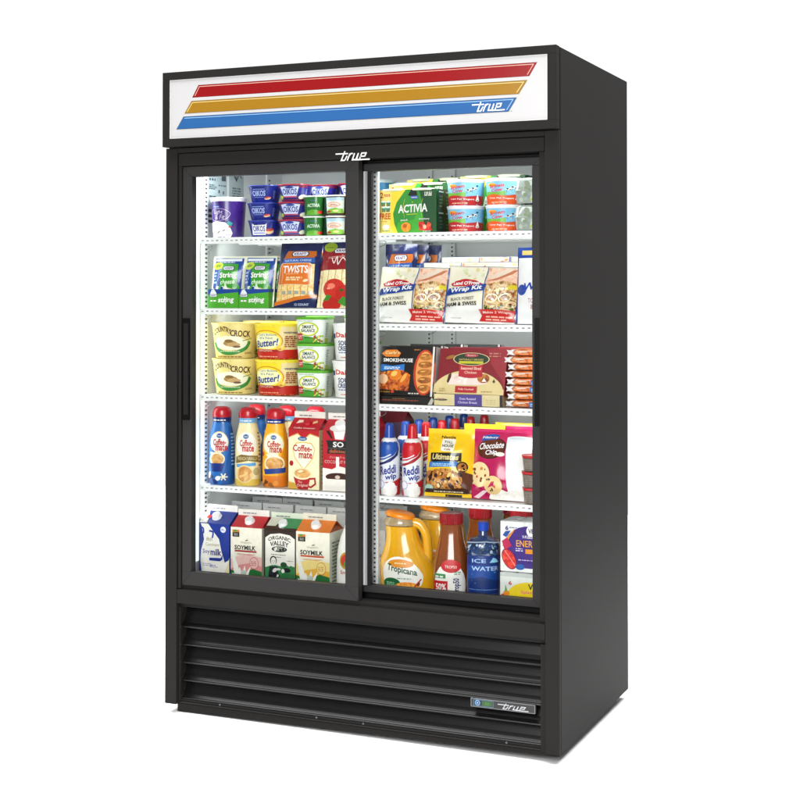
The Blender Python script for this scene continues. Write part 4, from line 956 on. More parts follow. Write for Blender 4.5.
def art(p):
    p.rect(0, 0, 1, 1, '#f2ecc8'); p.poly([(0,1),(1,1),(1,.88),(.7,.93),(.5,.83),(.3,.93),(0,.86)], '#bf2030'); p.stroke([(.0,.87),(.3,.94),(.5,.84),(.7,.94),(1,.89)], .012, '#e8c25a')
    p.poly([(.5,.32),(.20,.52),(.13,.68),(.24,.78),(.5,.80),(.76,.78),(.87,.68),(.80,.52)], '#e2c050'); p.poly([(.5,.34),(.22,.53),(.155,.68),(.26,.765),(.5,.785),(.74,.765),(.845,.68),(.78,.53)], '#f8f3dc')
    p.text('Coffee-', .46, .69, .62, .115, '#c0222c', .05, 0, 0); p.text('mate', .56, .575, .44, .115, '#c0222c', .05); p.ell(.46, .85, .15, .035, '#2a6ca8'); p.text('Nestle', .46, .85, .2, .03, WHT, .0)
    p.ell(.10, .43, .065, .045, '#b8222c'); p.poly([(.16,.22),(.72,.22),(.64,.0),(.28,.0)], '#b8202c'); p.stroke([(.70,.18),(.86,.19),(.88,.10),(.74,.04),(.66,.05)], .05, '#b8202c'); p.ell(.45, .26, .32, .10, '#efe2bc'); p.ell(.46, .265, .26, .075, F_COFFEE); p.ell(.4, .3, .09, .02, '#f4e4c0', .2)
    p.text('The', .38, .12, .14, .04, '#f0c8c0', .0); p.text('Original', .46, .06, .36, .06, '#f0c8c0', .02, .1, 2); p.poly([(0,.0),(.34,.0),(.2,.10),(0,.12)], '#d8b04c')
def tart(p): p.rect(0, 0, 1, 1, '#c02434'); p.text('Coffee Creamer', .5, .12, .7, .14, '#f2d8d0', .02, .1); p.poly([(.16,.5),(.36,.62),(.4,.8),(.2,.8)], '#f0e4d0'); p.poly([(.6,.4),(.84,.62),(.8,.8),(.66,.64)], '#e8c89c')
C_CREAM = carton(.100, .080, .171, .030, .020, '#f2ecc8', '#c02434', '#f0ede4', art, tart, side='#e6dcae', cap='#c01e30', capxy=(.05, .55))
def art(p):
    p.rect(0, 0, 1, 1, '#efece6'); p.poly([(0,.38),(.3,.36),(.5,.42),(1,.36),(1,1),(0,1)], '#be2434'); p.poly([(.34,1),(.72,1),(.66,.86),(.4,.86)], '#f0eeea'); p.poly([(.10,1),(.22,1),(.34,.86),(.26,.88)], '#2a1a18'); p.poly([(.98,1),(.84,1),(.70,.86),(.78,.88)], '#2a1a18')
    p.poly([(.12,.84),(.9,.84),(.86,.72),(.9,.62),(.14,.62),(.17,.73)], '#29282a'); p.text('SO', .50, .775, .34, .09, WHT, .03); p.text('delicious', .5, .665, .56, .06, '#c87a50', .02); p.rect(.18, .71, .84, .715, '#888'if 0 else '#8a8a8a')
    p.text('dairy free', .5, .56, .56, .055, '#e89a98', .0); p.text('COCONUT MILK', .5, .485, .86, .05, '#e0c8c4', .0); p.rect(.43, .20, .53, .57, '#f2f0ea'); p.ell(.5, .23, .44, .085, '#efeae2'); p.ell(.5, .235, .40, .070, '#4a2418'); p.ell(.48, .235, .08, .03, '#d8c4b4'); p.rect(.08, .0, .92, .2, '#ece8e0')
C_SO = carton(.100, .080, .172, .030, .018, '#be2434', '#c02a38', '#efece6', art, lambda p: (p.ell(.5, .2, .3, .3, '#f0eeea')), side='#b0202e', capxy=(.0, .45), capr=.0155)

# ---- whipped cream cans
def whip(base, capc, ribc):
    root = empty('whipped_cream_can', '', 'whipped cream can')
    lt = Lathe([(0, .0290), (.002, .0300), (.128, .0300), (.140, .0280), (.148, .0240), (.1500, .0215)], seg=36); p = P(); p.smooth = True; lt.body(p, printed('#e9edf2', .25, coat=.5)); lt.front(p, 0, .150, .005)
    p.poly([(0,.64),(.3,.66),(.62,.74),(.82,.88),(.84,1),(0,1)], base); p.poly([(.0,.58),(.3,.62),(.64,.74),(.84,.90),(.78,.74),(.5,.62),(.2,.56),(0,.54)], ribc); p.band([(.06,.68),(.3,.70),(.52,.76)], .035, '#dfe6f2', 4); p.rect(0, 0, .03, .6, ribc)
    p.text('Reddi', .42, .47, .56, .16, '#2c3c9c', .05, .15, 10); p.text('wip', .52, .33, .38, .13, '#2c3c9c', .06, .15, 8); p.poly([(.30,.24),(.6,.25),(.90,.32),(.98,.30),(.90,.0),(.62,.0),(.76,.16)], '#c8242c')
    p.ell(.50, .09, .24, .13, F_CREAMY); p.ell(.52, .18, .14, .07, F_CREAMY); p.ell(.18, .2, .13, .08, '#9a98c8'); p.ell(.18, .2, .115, .07, '#eceaf2'); p.poly([(.02,.0),(.16,.0),(.14,.10),(.05,.12)], '#c8342c')
    p.dashes(.86, .05, .98, .62, 12, '#8a9aa8', 3, .5); p.build('can', root)
    c = P(); c.smooth = True; Lathe([(.1485, .0232), (.1525, .0225), (.1565, .0185), (.1585, .0160)], seg=30).body(c, printed('#f2f2f2', .3)); c.build('collar', root)
    c = P(); n = 22; k = c.mi(printed(capc, .3, coat=.2)); zs = [(.1582, .0148), (.170, .0140), (.188, .0122), (.1955, .0112), (.1985, .0085), (.1990, .0002)]
    for z, r in zs:
        for i in range(2*n):
            rr = r*(1.04 if i % 2 else .95); t = PI*i/n; c.v.append((rr*math.sin(t), -rr*math.cos(t), z))
    for a in range(len(zs)-1):
        for i in range(2*n): j = (i+1) % (2*n); c.f.append((a*2*n+i, a*2*n+j, (a+1)*2*n+j, (a+1)*2*n+i)); c.m.append(k)
    c.blobs_ = None
    c.build('cap', root, smooth=True)
    return root
WHIP_B = whip('#2a62b4', '#2457b0', '#1c2f74'); WHIP_R = whip('#cb2430', '#cc2030', '#b01c28')

# ---- juice jug with a handle
def jug():
    root = empty('orange_juice_jug', '', 'juice jug')
    prof = [(0, .078), (.004, .082), (.03, .084), (.06, .083), (.09, .074), (.115, .060), (.140, .050), (.165, .0460), (.185, .0455), (.197, .0450)]
    sh = [(0, 0), (.05, 0), (.12, -.015), (.2, -.028)]
    lt = Lathe(prof, 2.2, .72, 44, sm=4, shift=sh); J = printed('#e8b624', .22, .05, coat=1.0, scale=12, sss=.35)
    p = P(); p.smooth = True; lt.body(p, J, z1=.1832)
    lt.front(p, 0, .19, .006); p.ell(.36, .26, .29, .27, '#f4f2ea', -.15); p.ell(.37, .435, .19, .06, '#e09a2c'); p.dashes(.28, .43, .46, .455, 1, '#f8e4c0', 4); p.text('Tropicana', .37, .335, .42, .125, '#1d5a34', .03, 0, -8)
    p.ell(.22, .14, .13, .085, '#1f7040'); p.dashes(.14, .11, .3, .17, 3, '#a8d0b4', 4, .5); p.ell(.44, .10, .17, .075, F_PEACH); p.stroke([(.50,.06),(.62,.22)], .018, '#c8302c'); p.ell(.585, .15, .02, .035, '#8a4a20', -.4, n=10); p.dashes(.3, .215, .5, .24, 1, '#9ab8a4', 7); p.dashes(.54, .08, .64, .1, 1, '#b8b060', 8)
    p.build('body', root)
    c = P(); c.smooth = True; l2 = Lathe([(.1834, .0456), (.190, .0470), (.196, .0440), (.2030, .0400), (.2060, .0385)], 2.2, .8, 40, shift=[(0, -.027), (.3, -.029)]); l2.body(c, printed('#b9a684', .12, .25, coat=1, scale=40)); c.build('neck', root)
    h = P(); h.smooth = True
    path = catmull([(.000, 0, .186), (.018, 0, .1900), (.036, 0, .1820), (.0500, 0, .158), (.0540, 0, .130), (.0560, 0, .100), (.0520, 0, .070)], 6)
    h.tube(path, .0115, J, 16, [.0160 - .003*math.sin(PI*i/(len(path)-1)) for i in range(len(path))]); h.build('handle', root)
    k = P(); k.smooth = True; l3 = Lathe([(0, .0400), (.002, .0425), (.010, .0420), (.0150, .0330), (.0165, .0200), (.0170, .0003)], 2.2, .8, 40, sm=2); l3.body(k, printed('#f09a1c', .3, coat=.3)); o = k.build('cap', root, loc=(-.028, 0, .2050), rot=(0, math.radians(9), 0))
    return root
JUG = jug()

def juice_bottle():
    root = empty('juice_bottle', '', 'juice bottle')
    prof = [(0, .045), (.004, .0485), (.05, .0500), (.085, .0485), (.115, .0440), (.145, .0370), (.170, .0325), (.190, .0305), (.200, .0300)]
    lt = Lathe(prof, 2.6, .9, 40, sm=4); p = P(); p.smooth = True; lt.body(p, printed('#96561c', .12, .15, coat=1, scale=14, sss=.35), cap=True); lt.front(p, 0, .2, .006)
    p.ell(.42, .16, .33, .33, '#f2f0ea'); p.ell(.44, .44, .20, .09, '#c8242c'); p.text('TROP50', .44, .43, .24, .04, '#f0c8c4', .02); p.rect(.10, .27, .34, .33, '#4a9a5c'); p.dashes(.12, .28, .32, .32, 1, WHT, 3); p.rect(.06, .06, .38, .235, '#c8242c'); p.text('50%', .24, .15, .22, .10, WHT, .04); p.dashes(.10, .0, .36, .1, 2, '#f0d0cc', 5)
    p.text('Trop50', .56, .17, .30, .11, '#2a3c78', .05, 0, 90); p.dashes(.5, .33, .66, .38, 2, '#5a8a5a', 6, .5); p.build('body', root)
    c = P(); n = 40; k = c.mi(printed('#a01724', .3, coat=.3)); zs = [(.1990, .0310), (.2010, .0325), (.2270, .0322), (.2290, .0305), (.2295, .0002)]
    for z, r in zs:
        for i in range(2*n): rr = r*(1.015 if i % 2 else .975); t = PI*i/n; c.v.append((rr*math.sin(t), -rr*math.cos(t), z))
    for a in range(len(zs)-1):
        for i in range(2*n): j = (i+1) % (2*n); c.f.append((a*2*n+i, a*2*n+j, (a+1)*2*n+j, (a+1)*2*n+i)); c.m.append(k)
    c.build('cap', root)
    return root
JUICE = juice_bottle()

def water():
    root = empty('water_bottle', '', 'water bottle')
    prof = [(0, .040), (.004, .0445), (.040, .0455), (.118, .0455), (.124, .0445), (.128, .0458), (.150, .0450), (.160, .0420), (.167, .0330), (.171, .0180), (.176, .0135), (.190, .0130)]
    lt = Lathe(prof, 2.3, .95, 40); p = P(); p.smooth = True
    lt.body(p, printed('#2c4a78', .10, .35, coat=1, scale=45))
    lt.front(p, 0, .19, .006); p.rect(.0, .0, 1, .655, '#183f84'); p.rect(0, .30, 1, .52, '#1f54a0'); p.poly([(0,.30),(.4,.36),(.8,.28),(1,.33),(1,.24),(0,.24)], '#16407e'); p.text('ICE', .34, .585, .30, .055, '#a8c4e6', .02); p.poly([(.56,.56),(.64,.63),(.72,.61),(.80,.56)], '#9fd4e8'); p.text('WATER', .48, .475, .60, .060, '#b4cdea', .02)
    p.dashes(.1, .17, .85, .185, 1, '#7fa4d4', 3); p.stroke([(.1,.12),(.9,.11)], .006, '#5a88c4'); p.blobs(.05, .04, .95, .45, 12, .010, ['#6a9ad4', '#3a74c0'], 3); p.blobs(.06, .68, .94, .84, 60, .020, ['#6f8cab', '#16233c', '#a9c0d6', '#3a5a88', '#1c2a44', '#2c4a78'], 6); p.stroke([(.06,.84),(.5,.86),(.94,.83)], .02, '#b8c8d8')  # shoulder blobs and the last stroke paint reflections of clear plastic
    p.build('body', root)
    c = P(); Lathe([(.1880, .0145), (.1900, .0152), (.2100, .0150), (.2110, .0135)], seg=30).body(c, printed('#1f50b8', .3, coat=.3)); c.build('cap', root)
    return root
WATER = water()

def sixpack(h, bg, art, name='can_multipack'):
    root = empty(name, '', 'can multipack'); w, d = .130, .088
    p = P(); p.box(-w/2, w/2, 0, d, 0, h, printed(bg, .28, coat=.3)); p.region(flat(0), -w/2, w, 0, h); art(p); p.build('wrap', root, bevel=.002)
    for x in (-.042, 0, .042):
        for y in (.022, .066):
            c = P(); Lathe([(h-.002, .0195), (h+.0012, .0200), (h+.0022, .0185), (h+.0008, .0175)], seg=22).body(c, ALU); c.build('can_top', root, loc=(x, y, .0))
    return root
def art(p):
    p.ell(.62, .50, .52, .42, '#4a2a88'); p.blobs(.55, .2, .95, .8, 10, .05, ['#5a3498', '#43267c'], 8)
    p.text('6', .15, .87, .07, .09, '#4a3a88', .05); p.dashes(.2, .87, .4, .90, 1, '#8a84b0', 3); p.poly([(.05,.5),(.10,.62),(.30,.84),(.34,.86),(.2,.66),(.14,.5)], '#e0922c'); p.poly([(.06,.72),(.12,.80),(.24,.82),(.14,.68)], '#2f5aa0'); p.poly([(.04,.60),(.16,.68),(.26,.52),(.10,.42)], '#c02a5c')
    p.ell(.20, .25, .14, .22, '#a81c44', .5); p.ell(.20, .25, .12, .19, F_BERRY, .5); p.stroke([(.10,.42),(.34,.12)], .008, '#efc0c4'); p.ell(.44, .11, .10, .06, '#2a62a8')
    p.ell(.68, .83, .10, .11, '#efeef2'); p.text('V8', .68, .83, .12, .10, '#2a2440', .04); p.text('V-FUSION', .62, .71, .26, .06, '#e6e2f0', .03); p.text('ENERGY', .64, .575, .56, .13, '#e8b04c', .01); p.dashes(.34, .42, .54, .50, 2, '#d8d0ea', 5, .5); p.rect(.56, .38, .80, .47, '#e0982c'); p.dashes(.40, .24, .80, .27, 1, '#c8bce0', 7)
SIX_P = sixpack(.1350, '#e6e9e6', art)
def art(p):
    p.rect(0, 0, 1, 1, '#dfe3dd'); p.rect(0, .88, 1, 1, '#c4cac6'); p.ell(.66, .26, .52, .48, '#ecd426'); p.text('6', .22, .68, .07, .13, '#c83028', .05); p.text('V8', .70, .60, .18, .18, '#24402c', .06); p.text('Splash', .6, .42, .3, .12, '#e8907a', .03); p.text('Tropical', .56, .2, .5, .17, '#c8701c', .04)
    p.ell(.10, .2, .10, .15, '#d8582c', .4); p.ell(.14, .36, .07, .08, '#e8982c'); p.poly([(.10,.4),(.12,.62),(.16,.42)], '#7ab03c'); p.blobs(.3, .02, .95, .14, 10, .05, ['#e08a24', '#c8501c', '#e8b83c'], 4)
SIX_Y = sixpack(.0860, '#dfe3dd', art)

def art(p):
    p.rect(0, 0, .72, 1, '#f0efe9'); p.ell(.42, .42, .20, .13, '#c8a838'); p.ell(.42, .42, .16, .10, '#d84a3c'); p.ell(.46, .46, .09, .06, '#3a84b8'); p.ell(.40, .37, .07, .05, '#6aa03c'); p.text('Smart', .4, .25, .3, .05, '#c84a44', .02)
def milkjug():
    root = empty('milk_bottle', '', 'milk bottle')
    lt = Lathe([(0, .040), (.004, .044), (.09, .0435), (.135, .036), (.165, .026), (.185, .0185), (.195, .0180)], 2.3, 1, 36, sm=3); p = P(); p.smooth = True; lt.body(p, printed('#f0efe9', .25, coat=.4)); lt.front(p, 0, .195); art(p); p.build('body', root)
    c = P(); Lathe([(.192, .0195), (.212, .0190), (.213, .0180)], seg=28).body(c, printed('#c8682c', .3)); c.build('cap', root); return root
MILKB = milkjug()
def dipcup():
    root = empty('dip_cup', '', 'dip cup'); lt = Lathe([(0, .024), (.034, .0275)], seg=30); p = P(); p.smooth = True; lt.body(p, printed('#8c8076', .15, .3, coat=.8)); lt.front(p, 0, .034); p.dashes(.2, .2, .7, .7, 3, '#8a847e', 3); p.build('body', root)
    rim_lid(root, .0278, .042, .009, printed('#c8222c', .3)); return root
DIP = dipcup()
def art(p): p.rect(0, .55, 1, 1, '#4a3a52'); p.rect(0, .30, 1, .55, '#a01c2c'); p.text('DAIRY', .5, .42, .8, .16, '#e8d8cc', .04); p.rect(0, 0, 1, .30, '#2a2450'); p.dashes(.1, .68, .8, .8, 2, '#8a7a90', 3)
JUICEBOX = carton(.095, .090, .185, .028, .018, '#a01c2c', '#7a2430', '#8a8c88', art, side='#3a2420', cap=None)

# ------------------------------------------------------------------ stocking the shelves
Z1, Z2, Z3, Z4 = ZL; Q1, Q2, Q3, Q4 = ZR
e = .0006
# left, top shelf
put(TUB_PURPLE, (.113, .166, Z1+e), 'large purple and white yogurt tub, leftmost on the top shelf')
for k, n in enumerate(('bottom', 'middle', 'top')):
    put(CUP_WHITELAB if k == 0 else CUP_BLUE, (.236, .172, Z1+e+k*.0515), f'{n} navy blue yogurt cup of the stack beside the large purple tub', group='blue yogurt cups')
    put(CUP_RED, (.336, .172, Z1+e+k*.0515), f'{n} red rimmed blue yogurt cup of the front stack left of the green cups', group='red rimmed yogurt cups')
    put(CUP_RED, (.377, .285, Z1+e+k*.054), f'{n} red rimmed blue yogurt cup of the stack behind the green cups', group='red rimmed yogurt cups')
    put(CUP_RED, (.478, .285, Z1+e+k*.055), f'{n} red rimmed blue yogurt cup of the stack behind the parfait cups', group='red rimmed yogurt cups')
for k, n in enumerate(('lower', 'upper')):
    put(CUP_GREEN, (.4080, .162, Z1+e+k*.0600), f'{n} green fruit yogurt cup in the two high stack', group='green yogurt cups')
    put(CUP_PARFAIT, (.4800, .160, Z1+e+k*.0600), f'{n} cup with pink and green label in the stack right of the green cups', group='parfait cups')
    put(CUP_GOLD, (.5490, .160, Z1+e+k*.0600), f'{n} tan cup half hidden by the door stile on the top left shelf', group='tan cups')
# left, second shelf
put(TRAY, (.126, .112, Z2+e), 'green and blue carton tray nearest the left wall, holding cheese bags', group='cheese trays')
put(TRAY, (.230, .112, Z2+e), 'green and blue carton tray next to the orange labelled bag', group='cheese trays')
put(STRINGBAG, (.125, .134, Z2+.004), 'blue and green string cheese bag standing in the left tray', rx=-9, group='string cheese bags')
put(STRINGBAG, (.231, .134, Z2+.004), 'blue and green string cheese bag standing in the right tray', rx=-9, group='string cheese bags')
put(STRINGBAG, (.250, .168, Z2+.004), 'blue and green string cheese bag behind another one in the right tray', rx=-8, group='string cheese bags')
put(TWISTS, (.357, .134, Z2+.002), 'front navy cheese stick bag with orange label, next to the green trays', rx=-14, rz=2, group='orange and navy cheese bags')
put(TWISTS, (.375, .176, Z2+.002), 'navy cheese stick bag right behind the front orange labelled one', rx=-13, group='orange and navy cheese bags')
put(MOZZ, (.497, .134, Z2+.002), 'cheese stick bag with dark red label and tomatoes on it', rx=-13, rz=1)
# left, third shelf
for k, n in enumerate(('lower', 'upper')):
    put(CC, (.132, .180, Z3+e+k*.106), f'{n} pale yellow margarine tub with brown lettering in the front stack', group='pale yellow margarine tubs')
    put(CC, (.160, .315, Z3+e+k*.1095), f'{n} pale yellow margarine tub behind the front stack', group='pale yellow margarine tubs')
    put(ICB, (.2790, .180, Z3+e+k*.1055), f'{n} bright yellow and red margarine tub in the front stack', group='bright yellow margarine tubs')
    put(ICB, (.3070, .315, Z3+e+k*.1095), f'{n} bright yellow margarine tub behind the front stack', group='bright yellow margarine tubs')
    put(DAISY, (.5180, .176, Z3+e+k*.1062), f'{n} white sour cream tub half hidden by the door stile', group='white sour cream tubs')
for k, n in enumerate(('bottom', 'middle', 'top')):
    put(SB, (.4060, .168, Z3+e+k*.0772), f'{n} green lidded spread tub of the three high stack', group='green lidded spread tubs')
for k, n in enumerate(('bottom', 'middle', 'top')):
    put(SB, (.500, .290, Z3+e+k*.0790), f'{n} green lidded spread tub behind the white sour cream tubs', group='green lidded spread tubs')
# left, fourth shelf
put(CM_BLUE, (.103, .150, Z4+e), 'blue creamer bottle with red cap nearest the left wall, in front', rz=6, group='creamer bottles')
put(CM_WHITE, (.1880, .156, Z4+e), 'cream coloured creamer bottle with red cap and light blue collar, in front', rz=6, group='creamer bottles')
put(CM_YEL, (.2770, .160, Z4+e), 'yellow creamer bottle with red cap and blue collar', rz=6, group='creamer bottles')
put(CM_BLUE, (.157, .262, Z4+e), 'blue creamer bottle behind the first two bottles', group='creamer bottles')
put(CM_WHITE, (.2620, .262, Z4+e), 'cream coloured creamer bottle standing behind the yellow one', group='creamer bottles')
put(CM_YEL, (.3600, .262, Z4+e), 'yellow creamer bottle whose red cap shows behind the cream carton', group='creamer bottles')
put(C_CREAM, (.3900, .124, Z4+e), 'cream coloured creamer carton with red top and a red cup printed on it')
put(C_SO, (.5020, .124, Z4+e), 'red and black creamer carton with a white round cap')
put(C_SO, (.5100, .245, Z4+e), 'red carton behind the red and black creamer carton, only its pale top showing')
# left, floor of the cooler
for t, x, lb in ((C_BLUE, .1070, 'blue and white soy drink carton with white cap, leftmost of its row'), (C_RED, .2150, 'soy drink carton with red top and pink front in the bottom row'), (C_VAL, .3240, 'organic milk carton with brown border and green field'), (C_ORG, .4330, 'soy drink carton with orange top and yellow front in the bottom row')):
    put(t, (x, .100, ZF+e), lb, group='drink cartons in the bottom row')
put(MILKB, (.5350, .150, ZF+e), 'white bottle half hidden behind the door stile at the end of the carton row')
names = ['first', 'second', 'third', 'fourth', 'fifth']
for k in range(5):
    put(C_GREY, (.127+.108*k, .210, ZF+e), f'{names[k]} grey topped carton from the left in the row right behind the front cartons', group='grey topped cartons')
for k in range(5):
    put(C_GREY, (.134+.106*k, .325, ZF+e), f'{names[k]} grey topped carton from the left in the third row', group='grey topped cartons')
for k in range(4):
    put(C_GREY, (.180+.106*k, .440, ZF+e), f'{names[k]} grey topped carton from the left in the rearmost row', group='grey topped cartons')

# right, top shelf
put(MULTI, (.7160, .122, Q1+e), 'front green and yellow yogurt multipack on the top shelf', group='yogurt multipacks')
put(MULTI, (.7020, .232, Q1+e), sc=(1, 1, 1.20), label='green and yellow yogurt multipack in the middle of the row of three', group='yogurt multipacks')
put(MULTI, (.7080, .345, Q1+e), sc=(1, 1, 1.37), label='rearmost green and yellow yogurt multipack in the row behind the front one', group='yogurt multipacks')
put(MULTI, (.9050, .300, Q1+e), sc=(1.1, 1, 1.37), label='green and yellow multipack behind the cow printed tubs, only its top showing', group='yogurt multipacks')
for k, n in enumerate(('lower', 'upper')):
    put(TUBR1, (.8700, .180, Q1+e+k*.0735), f'{n} cow printed yogurt tub with red band', group='cow printed yogurt tubs')
    put(TUBR2, (.9850, .180, Q1+e+k*.0735), f'{n} cow printed yogurt tub with orange band', group='cow printed yogurt tubs')
    put(CLAM, (1.0860, .134, Q1+e+k*.0720), f'{n} clear plastic fruit pack by the right door stile', group='clear fruit packs')
for k, n in enumerate(('lower', 'upper')):
    put(TUB_BLUELID, (.5000, .400, Q1+e+k*.087), f'{n} light blue tub seen left of the multipacks', group='light blue tubs')
    put(TUB_BLUELID, (.5450, .520, Q1+e+k*.087), f'{n} light blue tub at the very back beside the multipacks', group='light blue tubs')
# right, second shelf
for k, (lb, x) in enumerate((('front', .654), ('middle', .666), ('rearmost', .684))):
    put(TWISTS, (x, .215+.055*k, Q2+.001), f'{lb} navy and orange cheese stick bag in the file behind the wrap kits', sc=(.72, 1, 1.16), rx=-3, group='navy and orange bags behind the wrap kits')
put(WRAP, (.7160, .142, Q2+.002), 'front left white meal kit bag with blue ribbon and wrap picture', rx=-13, ry=1.5, group='wrap kit bags')
put(WRAP, (.9260, .142, Q2+.002), 'front right white meal kit bag with blue ribbon and wrap picture', rx=-13, ry=1.5, group='wrap kit bags')
put(WRAP, (.8250, .212, Q2+.014), 'meal kit bag in the second row between the two front bags', rx=-8, group='wrap kit bags')
put(WRAP, (1.0180, .205, Q2+.014), 'meal kit bag in the second row behind the front right bag', rx=-8, group='wrap kit bags')
put(WRAP, (.8650, .265, Q2+.030), 'meal kit bag in the back row, left one', rx=-5, group='wrap kit bags')
put(WRAP, (1.0480, .265, Q2+.030), 'meal kit bag in the back row, right one', rx=-5, group='wrap kit bags')
put(WHITEBAG, (1.0990, .128, Q2+.002), 'tall white bag with blue top cut off by the right door stile', rx=-4)
# right, third shelf
put(SMOKEFLAT, (.7070, .122, Q3+e), 'thin black sausage box lying flat under the standing ones')
put(SMOKE, (.7060, .128, Q3+.0225), 'front black sausage box with grilled sausages on it', rx=-9, group='black sausage boxes')
put(SMOKE, (.7120, .178, Q3+.0225), 'second black sausage box, right behind the front one', rx=-8, group='black sausage boxes')
put(SMOKE, (.7320, .290, Q3+.0225), 'third black sausage box, far behind the first two', rx=-4, group='black sausage boxes')
put(SMOKE, (.8300, .330, Q3+.0225), 'black sausage box at the back behind the red boxes', rx=-4, group='black sausage boxes')
put(REDFLAT, (.8980, .122, Q3+e), 'flat beige and purple chicken box under the dark red one')
put(RED, (.9020, .128, Q3+.0325), 'front dark red chicken box with beige window and oval emblem', rx=-14, group='dark red chicken boxes')
put(RED, (.9140, .188, Q3+.0325), 'dark red chicken box right behind the front one', rx=-9, group='dark red chicken boxes')
put(RED, (1.0400, .235, Q3+.0325), 'dark red chicken box behind the stack of hot dog packs', rx=-6, group='dark red chicken boxes')
nm = ['lowest', 'second lowest', 'third lowest', 'fourth from below', 'fifth from below', 'third from the top', 'second from the top', 'topmost']
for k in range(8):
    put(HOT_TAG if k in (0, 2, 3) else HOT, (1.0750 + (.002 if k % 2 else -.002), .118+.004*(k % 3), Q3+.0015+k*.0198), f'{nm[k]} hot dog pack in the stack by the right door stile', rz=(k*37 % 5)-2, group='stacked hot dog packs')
# right, fourth shelf
put(WHIP_B, (.6520, .150, Q4+e), 'front whipped cream can with blue cap', rz=8, group='whipped cream cans')
put(WHIP_R, (.7190, .152, Q4+e), 'front whipped cream can with red cap', rz=8, group='whipped cream cans')
for t, x, y, lb in ((WHIP_B, .668, .222, 'blue capped whipped cream can right behind the front blue one'), (WHIP_R, .732, .222, 'red capped whipped cream can right behind the front red one'),
                    (WHIP_B, .678, .300, 'third blue capped whipped cream can of the blue file, counted from the front'), (WHIP_B, .690, .380, 'fourth blue capped whipped cream can of the blue file, counted from the front'), (WHIP_B, .710, .455, 'fifth blue capped whipped cream can of the blue file, counted from the front'), (WHIP_B, .727, .532, 'rearmost blue capped whipped cream can of the blue file'),
                    (WHIP_R, .748, .300, 'third red capped whipped cream can of the red file, counted from the front'), (WHIP_R, .760, .375, 'fourth red capped whipped cream can of the red file, counted from the front'), (WHIP_R, .780, .450, 'fifth red capped whipped cream can of the red file, counted from the front'), (WHIP_R, .795, .527, 'rearmost red capped whipped cream can of the red file')):
    put(t, (x, y, Q4+e), lb, group='whipped cream cans')
put(DOUGH, (.8310, .142, Q4+.002), 'front yellow cookie dough bag with cookies on it', rx=-10, group='yellow cookie dough bags')
put(PINK, (.9860, .144, Q4+.002), 'front bright pink cookie dough bag with a big cookie on it', rx=-9, group='pink cookie dough bags')
put(DOUGH, (.9150, .215, Q4+.012), 'yellow cookie dough bag behind the pink one, left', rx=-5, group='yellow cookie dough bags')
put(DOUGH, (.9900, .262, Q4+.014), 'yellow cookie dough bag behind the pink one, rear', rx=-5, group='yellow cookie dough bags')
put(PINK, (1.0600, .212, Q4+.006), 'pink cookie dough bag in the second row at the right', rx=-4, group='pink cookie dough bags')
for k, n in enumerate(('lowest', 'middle', 'topmost')):
    put(DIP, (1.0830, .1260, Q4+e+k*.0435+.002), f'{n} small red lidded cup stacked by the right door stile', group='red lidded cups')
put(JUICEBOX, (.5650, .330, Q4+e), 'dark red and black carton in the left rear corner of the whipped cream shelf')
# right, floor
put(JUG, (.6980, .180, ZF+e), 'front orange juice jug with handle and orange cap', rz=8, group='orange juice jugs')
put(JUG, (.7420, .330, ZF+e), 'rear orange juice jug behind the front one', rz=4, group='orange juice jugs')
put(JUICE, (.8330, .160, ZF+.0005), 'front brown juice bottle with red cap and oval label', rz=10, group='red capped juice bottles')
put(JUICE, (.8720, .290, ZF+e), 'brown juice bottle with red cap behind the blue water bottle, left one', group='red capped juice bottles')
put(JUICE, (.9370, .395, ZF+e), 'brown juice bottle with red cap at the back, middle one', group='red capped juice bottles')
put(JUICE, (.9930, .290, ZF+e), 'brown juice bottle with red cap behind the purple multipack', group='red capped juice bottles')
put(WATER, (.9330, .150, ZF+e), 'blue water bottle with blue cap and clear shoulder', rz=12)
put(SIX_Y, (1.0620, .108, ZF+e), 'white and yellow can multipack underneath the purple one')
put(SIX_P, (1.0620, .108, ZF+.0895), 'white and purple energy drink multipack stacked on the yellow one')

# ------------------------------------------------------------------ studio
p = P(); p.face([(-3.8, -1.0, -.0055), (2.0, -1.0, -.0055), (2.0, 4.2, -.0055), (-3.8, 4.2, -.0055)], FLOORM)
fl = p.build('studio_floor'); fl['kind'] = 'structure'

w = bpy.data.worlds.new('World'); scene.world = w; w.use_nodes = True; nt = w.node_tree; L = nt.links
bg = nt.nodes['Background']
tc = node(nt, 'ShaderNodeTexCoord'); dp = node(nt, 'ShaderNodeVectorMath', operation='DOT_PRODUCT'); L.new(tc.outputs['Generated'], dp.inputs[0])
dp.inputs[1].default_value = (-.38, .925, 0)                    # the lit white backdrop stands behind the cooler
mr = node(nt, 'ShaderNodeMapRange'); mr.interpolation_type = 'SMOOTHSTEP'
mr.inputs['From Min'].default_value = .35; mr.inputs['From Max'].default_value = .86
mr.inputs['To Min'].default_value = .32; mr.inputs['To Max'].default_value = 1.05
L.new(dp.outputs['Value'], mr.inputs['Value']); L.new(mr.outputs[0], bg.inputs['Strength'])
bg.inputs['Color'].default_value = (1, 1, 1, 1)

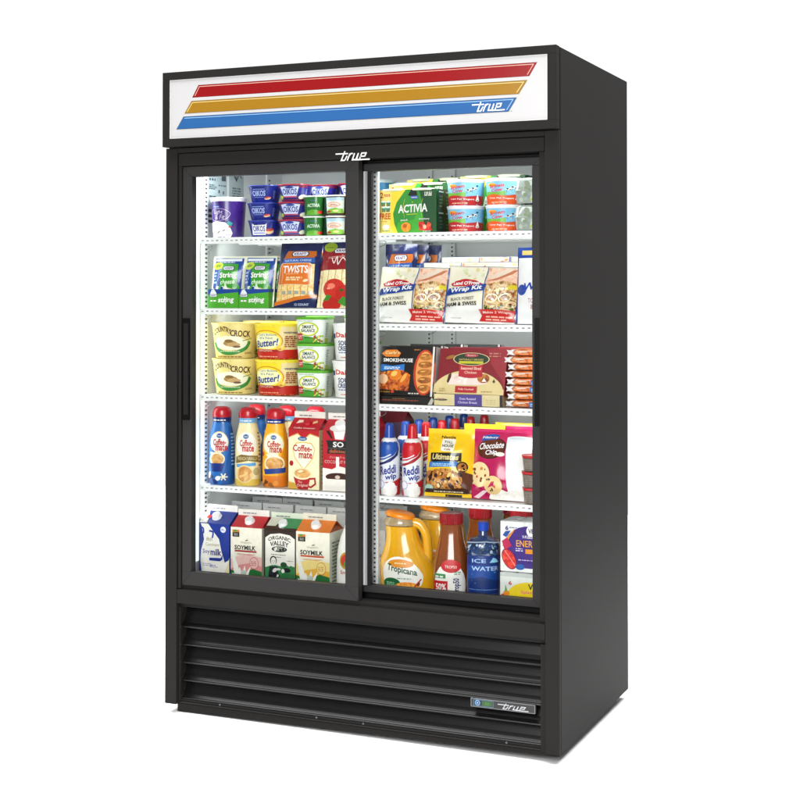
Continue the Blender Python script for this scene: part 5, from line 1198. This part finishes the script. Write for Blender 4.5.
def area(name, loc, target, sx_, sy_, power, color=(1, 1, 1), spread=180):
    l = bpy.data.lights.new(name, 'AREA'); l.shape = 'RECTANGLE'; l.size = sx_; l.size_y = sy_; l.energy = power; l.color = color
    l.spread = math.radians(spread)
    o = bpy.data.objects.new(name, l); COL.objects.link(o); o.location = loc
    d = Vector(target) - Vector(loc); o.rotation_euler = d.to_track_quat('-Z', 'Y').to_euler()
    return o
area('overhead_softbox', (.1, 1.2, 4.3), (.1, 1.2, 0), 7, 5.5, 920, spread=150)
area('key_softbox', (1.12, -2.9, 1.7), (.6, 0, .95), 1.3, 2.0, 94)
# the lamps inside the cooler, then fill light added under the shelves
for nm, loc, tg, pw in (('jamb_lamp', (.062, .110, .98), (.22, .62, .98), .4), ('jamb_lamp', (.597, .118, .98), (.45, .62, .98), .5), ('jamb_lamp', (1.138, .118, .98), (.98, .62, .98), .8)):
    area(nm, loc, tg, .016, 1.15, pw, (.95, 1, .985))
for x0 in (.32, .89):
    area('canopy_lamp', (x0, .12, 1.598), (x0, .20, 1.2), .48, .03, 1.7, (.97, 1, .99))

for xs, zs, ps in (((.327, .54), ZL, (.48, .40, .36, .13)), ((.882, .50), ZR, (.26, .42, .34, .22))):          # added fill light under every shelf, not a lamp of the cooler
    for zz, pw in zip(zs, ps): area('shelf_fill', (xs[0], .200, zz-.022), (xs[0], .62, zz-.16), xs[1]*.9, .012, pw, (.95, 1, .99))
cam = bpy.data.cameras.new('camera'); co = bpy.data.objects.new('camera', cam); COL.objects.link(co); scene.camera = co
yaw, pitch, f = -.4139, .0147, 1440.88
fw = Vector((math.sin(yaw)*math.cos(pitch), math.cos(yaw)*math.cos(pitch), math.sin(pitch)))
co.location = (2.3206, -3.5806, 1.2096); co.rotation_euler = fw.to_track_quat('-Z', 'Y').to_euler()
cam.sensor_fit = 'HORIZONTAL'; cam.sensor_width = 36; cam.lens = f/800*36; cam.shift_y = -(126.96)/800; cam.clip_end = 200; cam.clip_start = .05
scene.render.engine = 'CYCLES'
cy = scene.cycles
cy.max_bounces = 10; cy.diffuse_bounces = 5; cy.glossy_bounces = 4; cy.transparent_max_bounces = 12; cy.transmission_bounces = 6
cy.caustics_reflective = False; cy.caustics_refractive = False; cy.sample_clamp_indirect = 4
cy.use_denoising = True
try: cy.denoiser = 'OPENIMAGEDENOISE'
except Exception: pass
scene.view_settings.view_transform = 'Standard'; scene.view_settings.look = 'None'; scene.view_settings.exposure = 0; scene.view_settings.gamma = 1
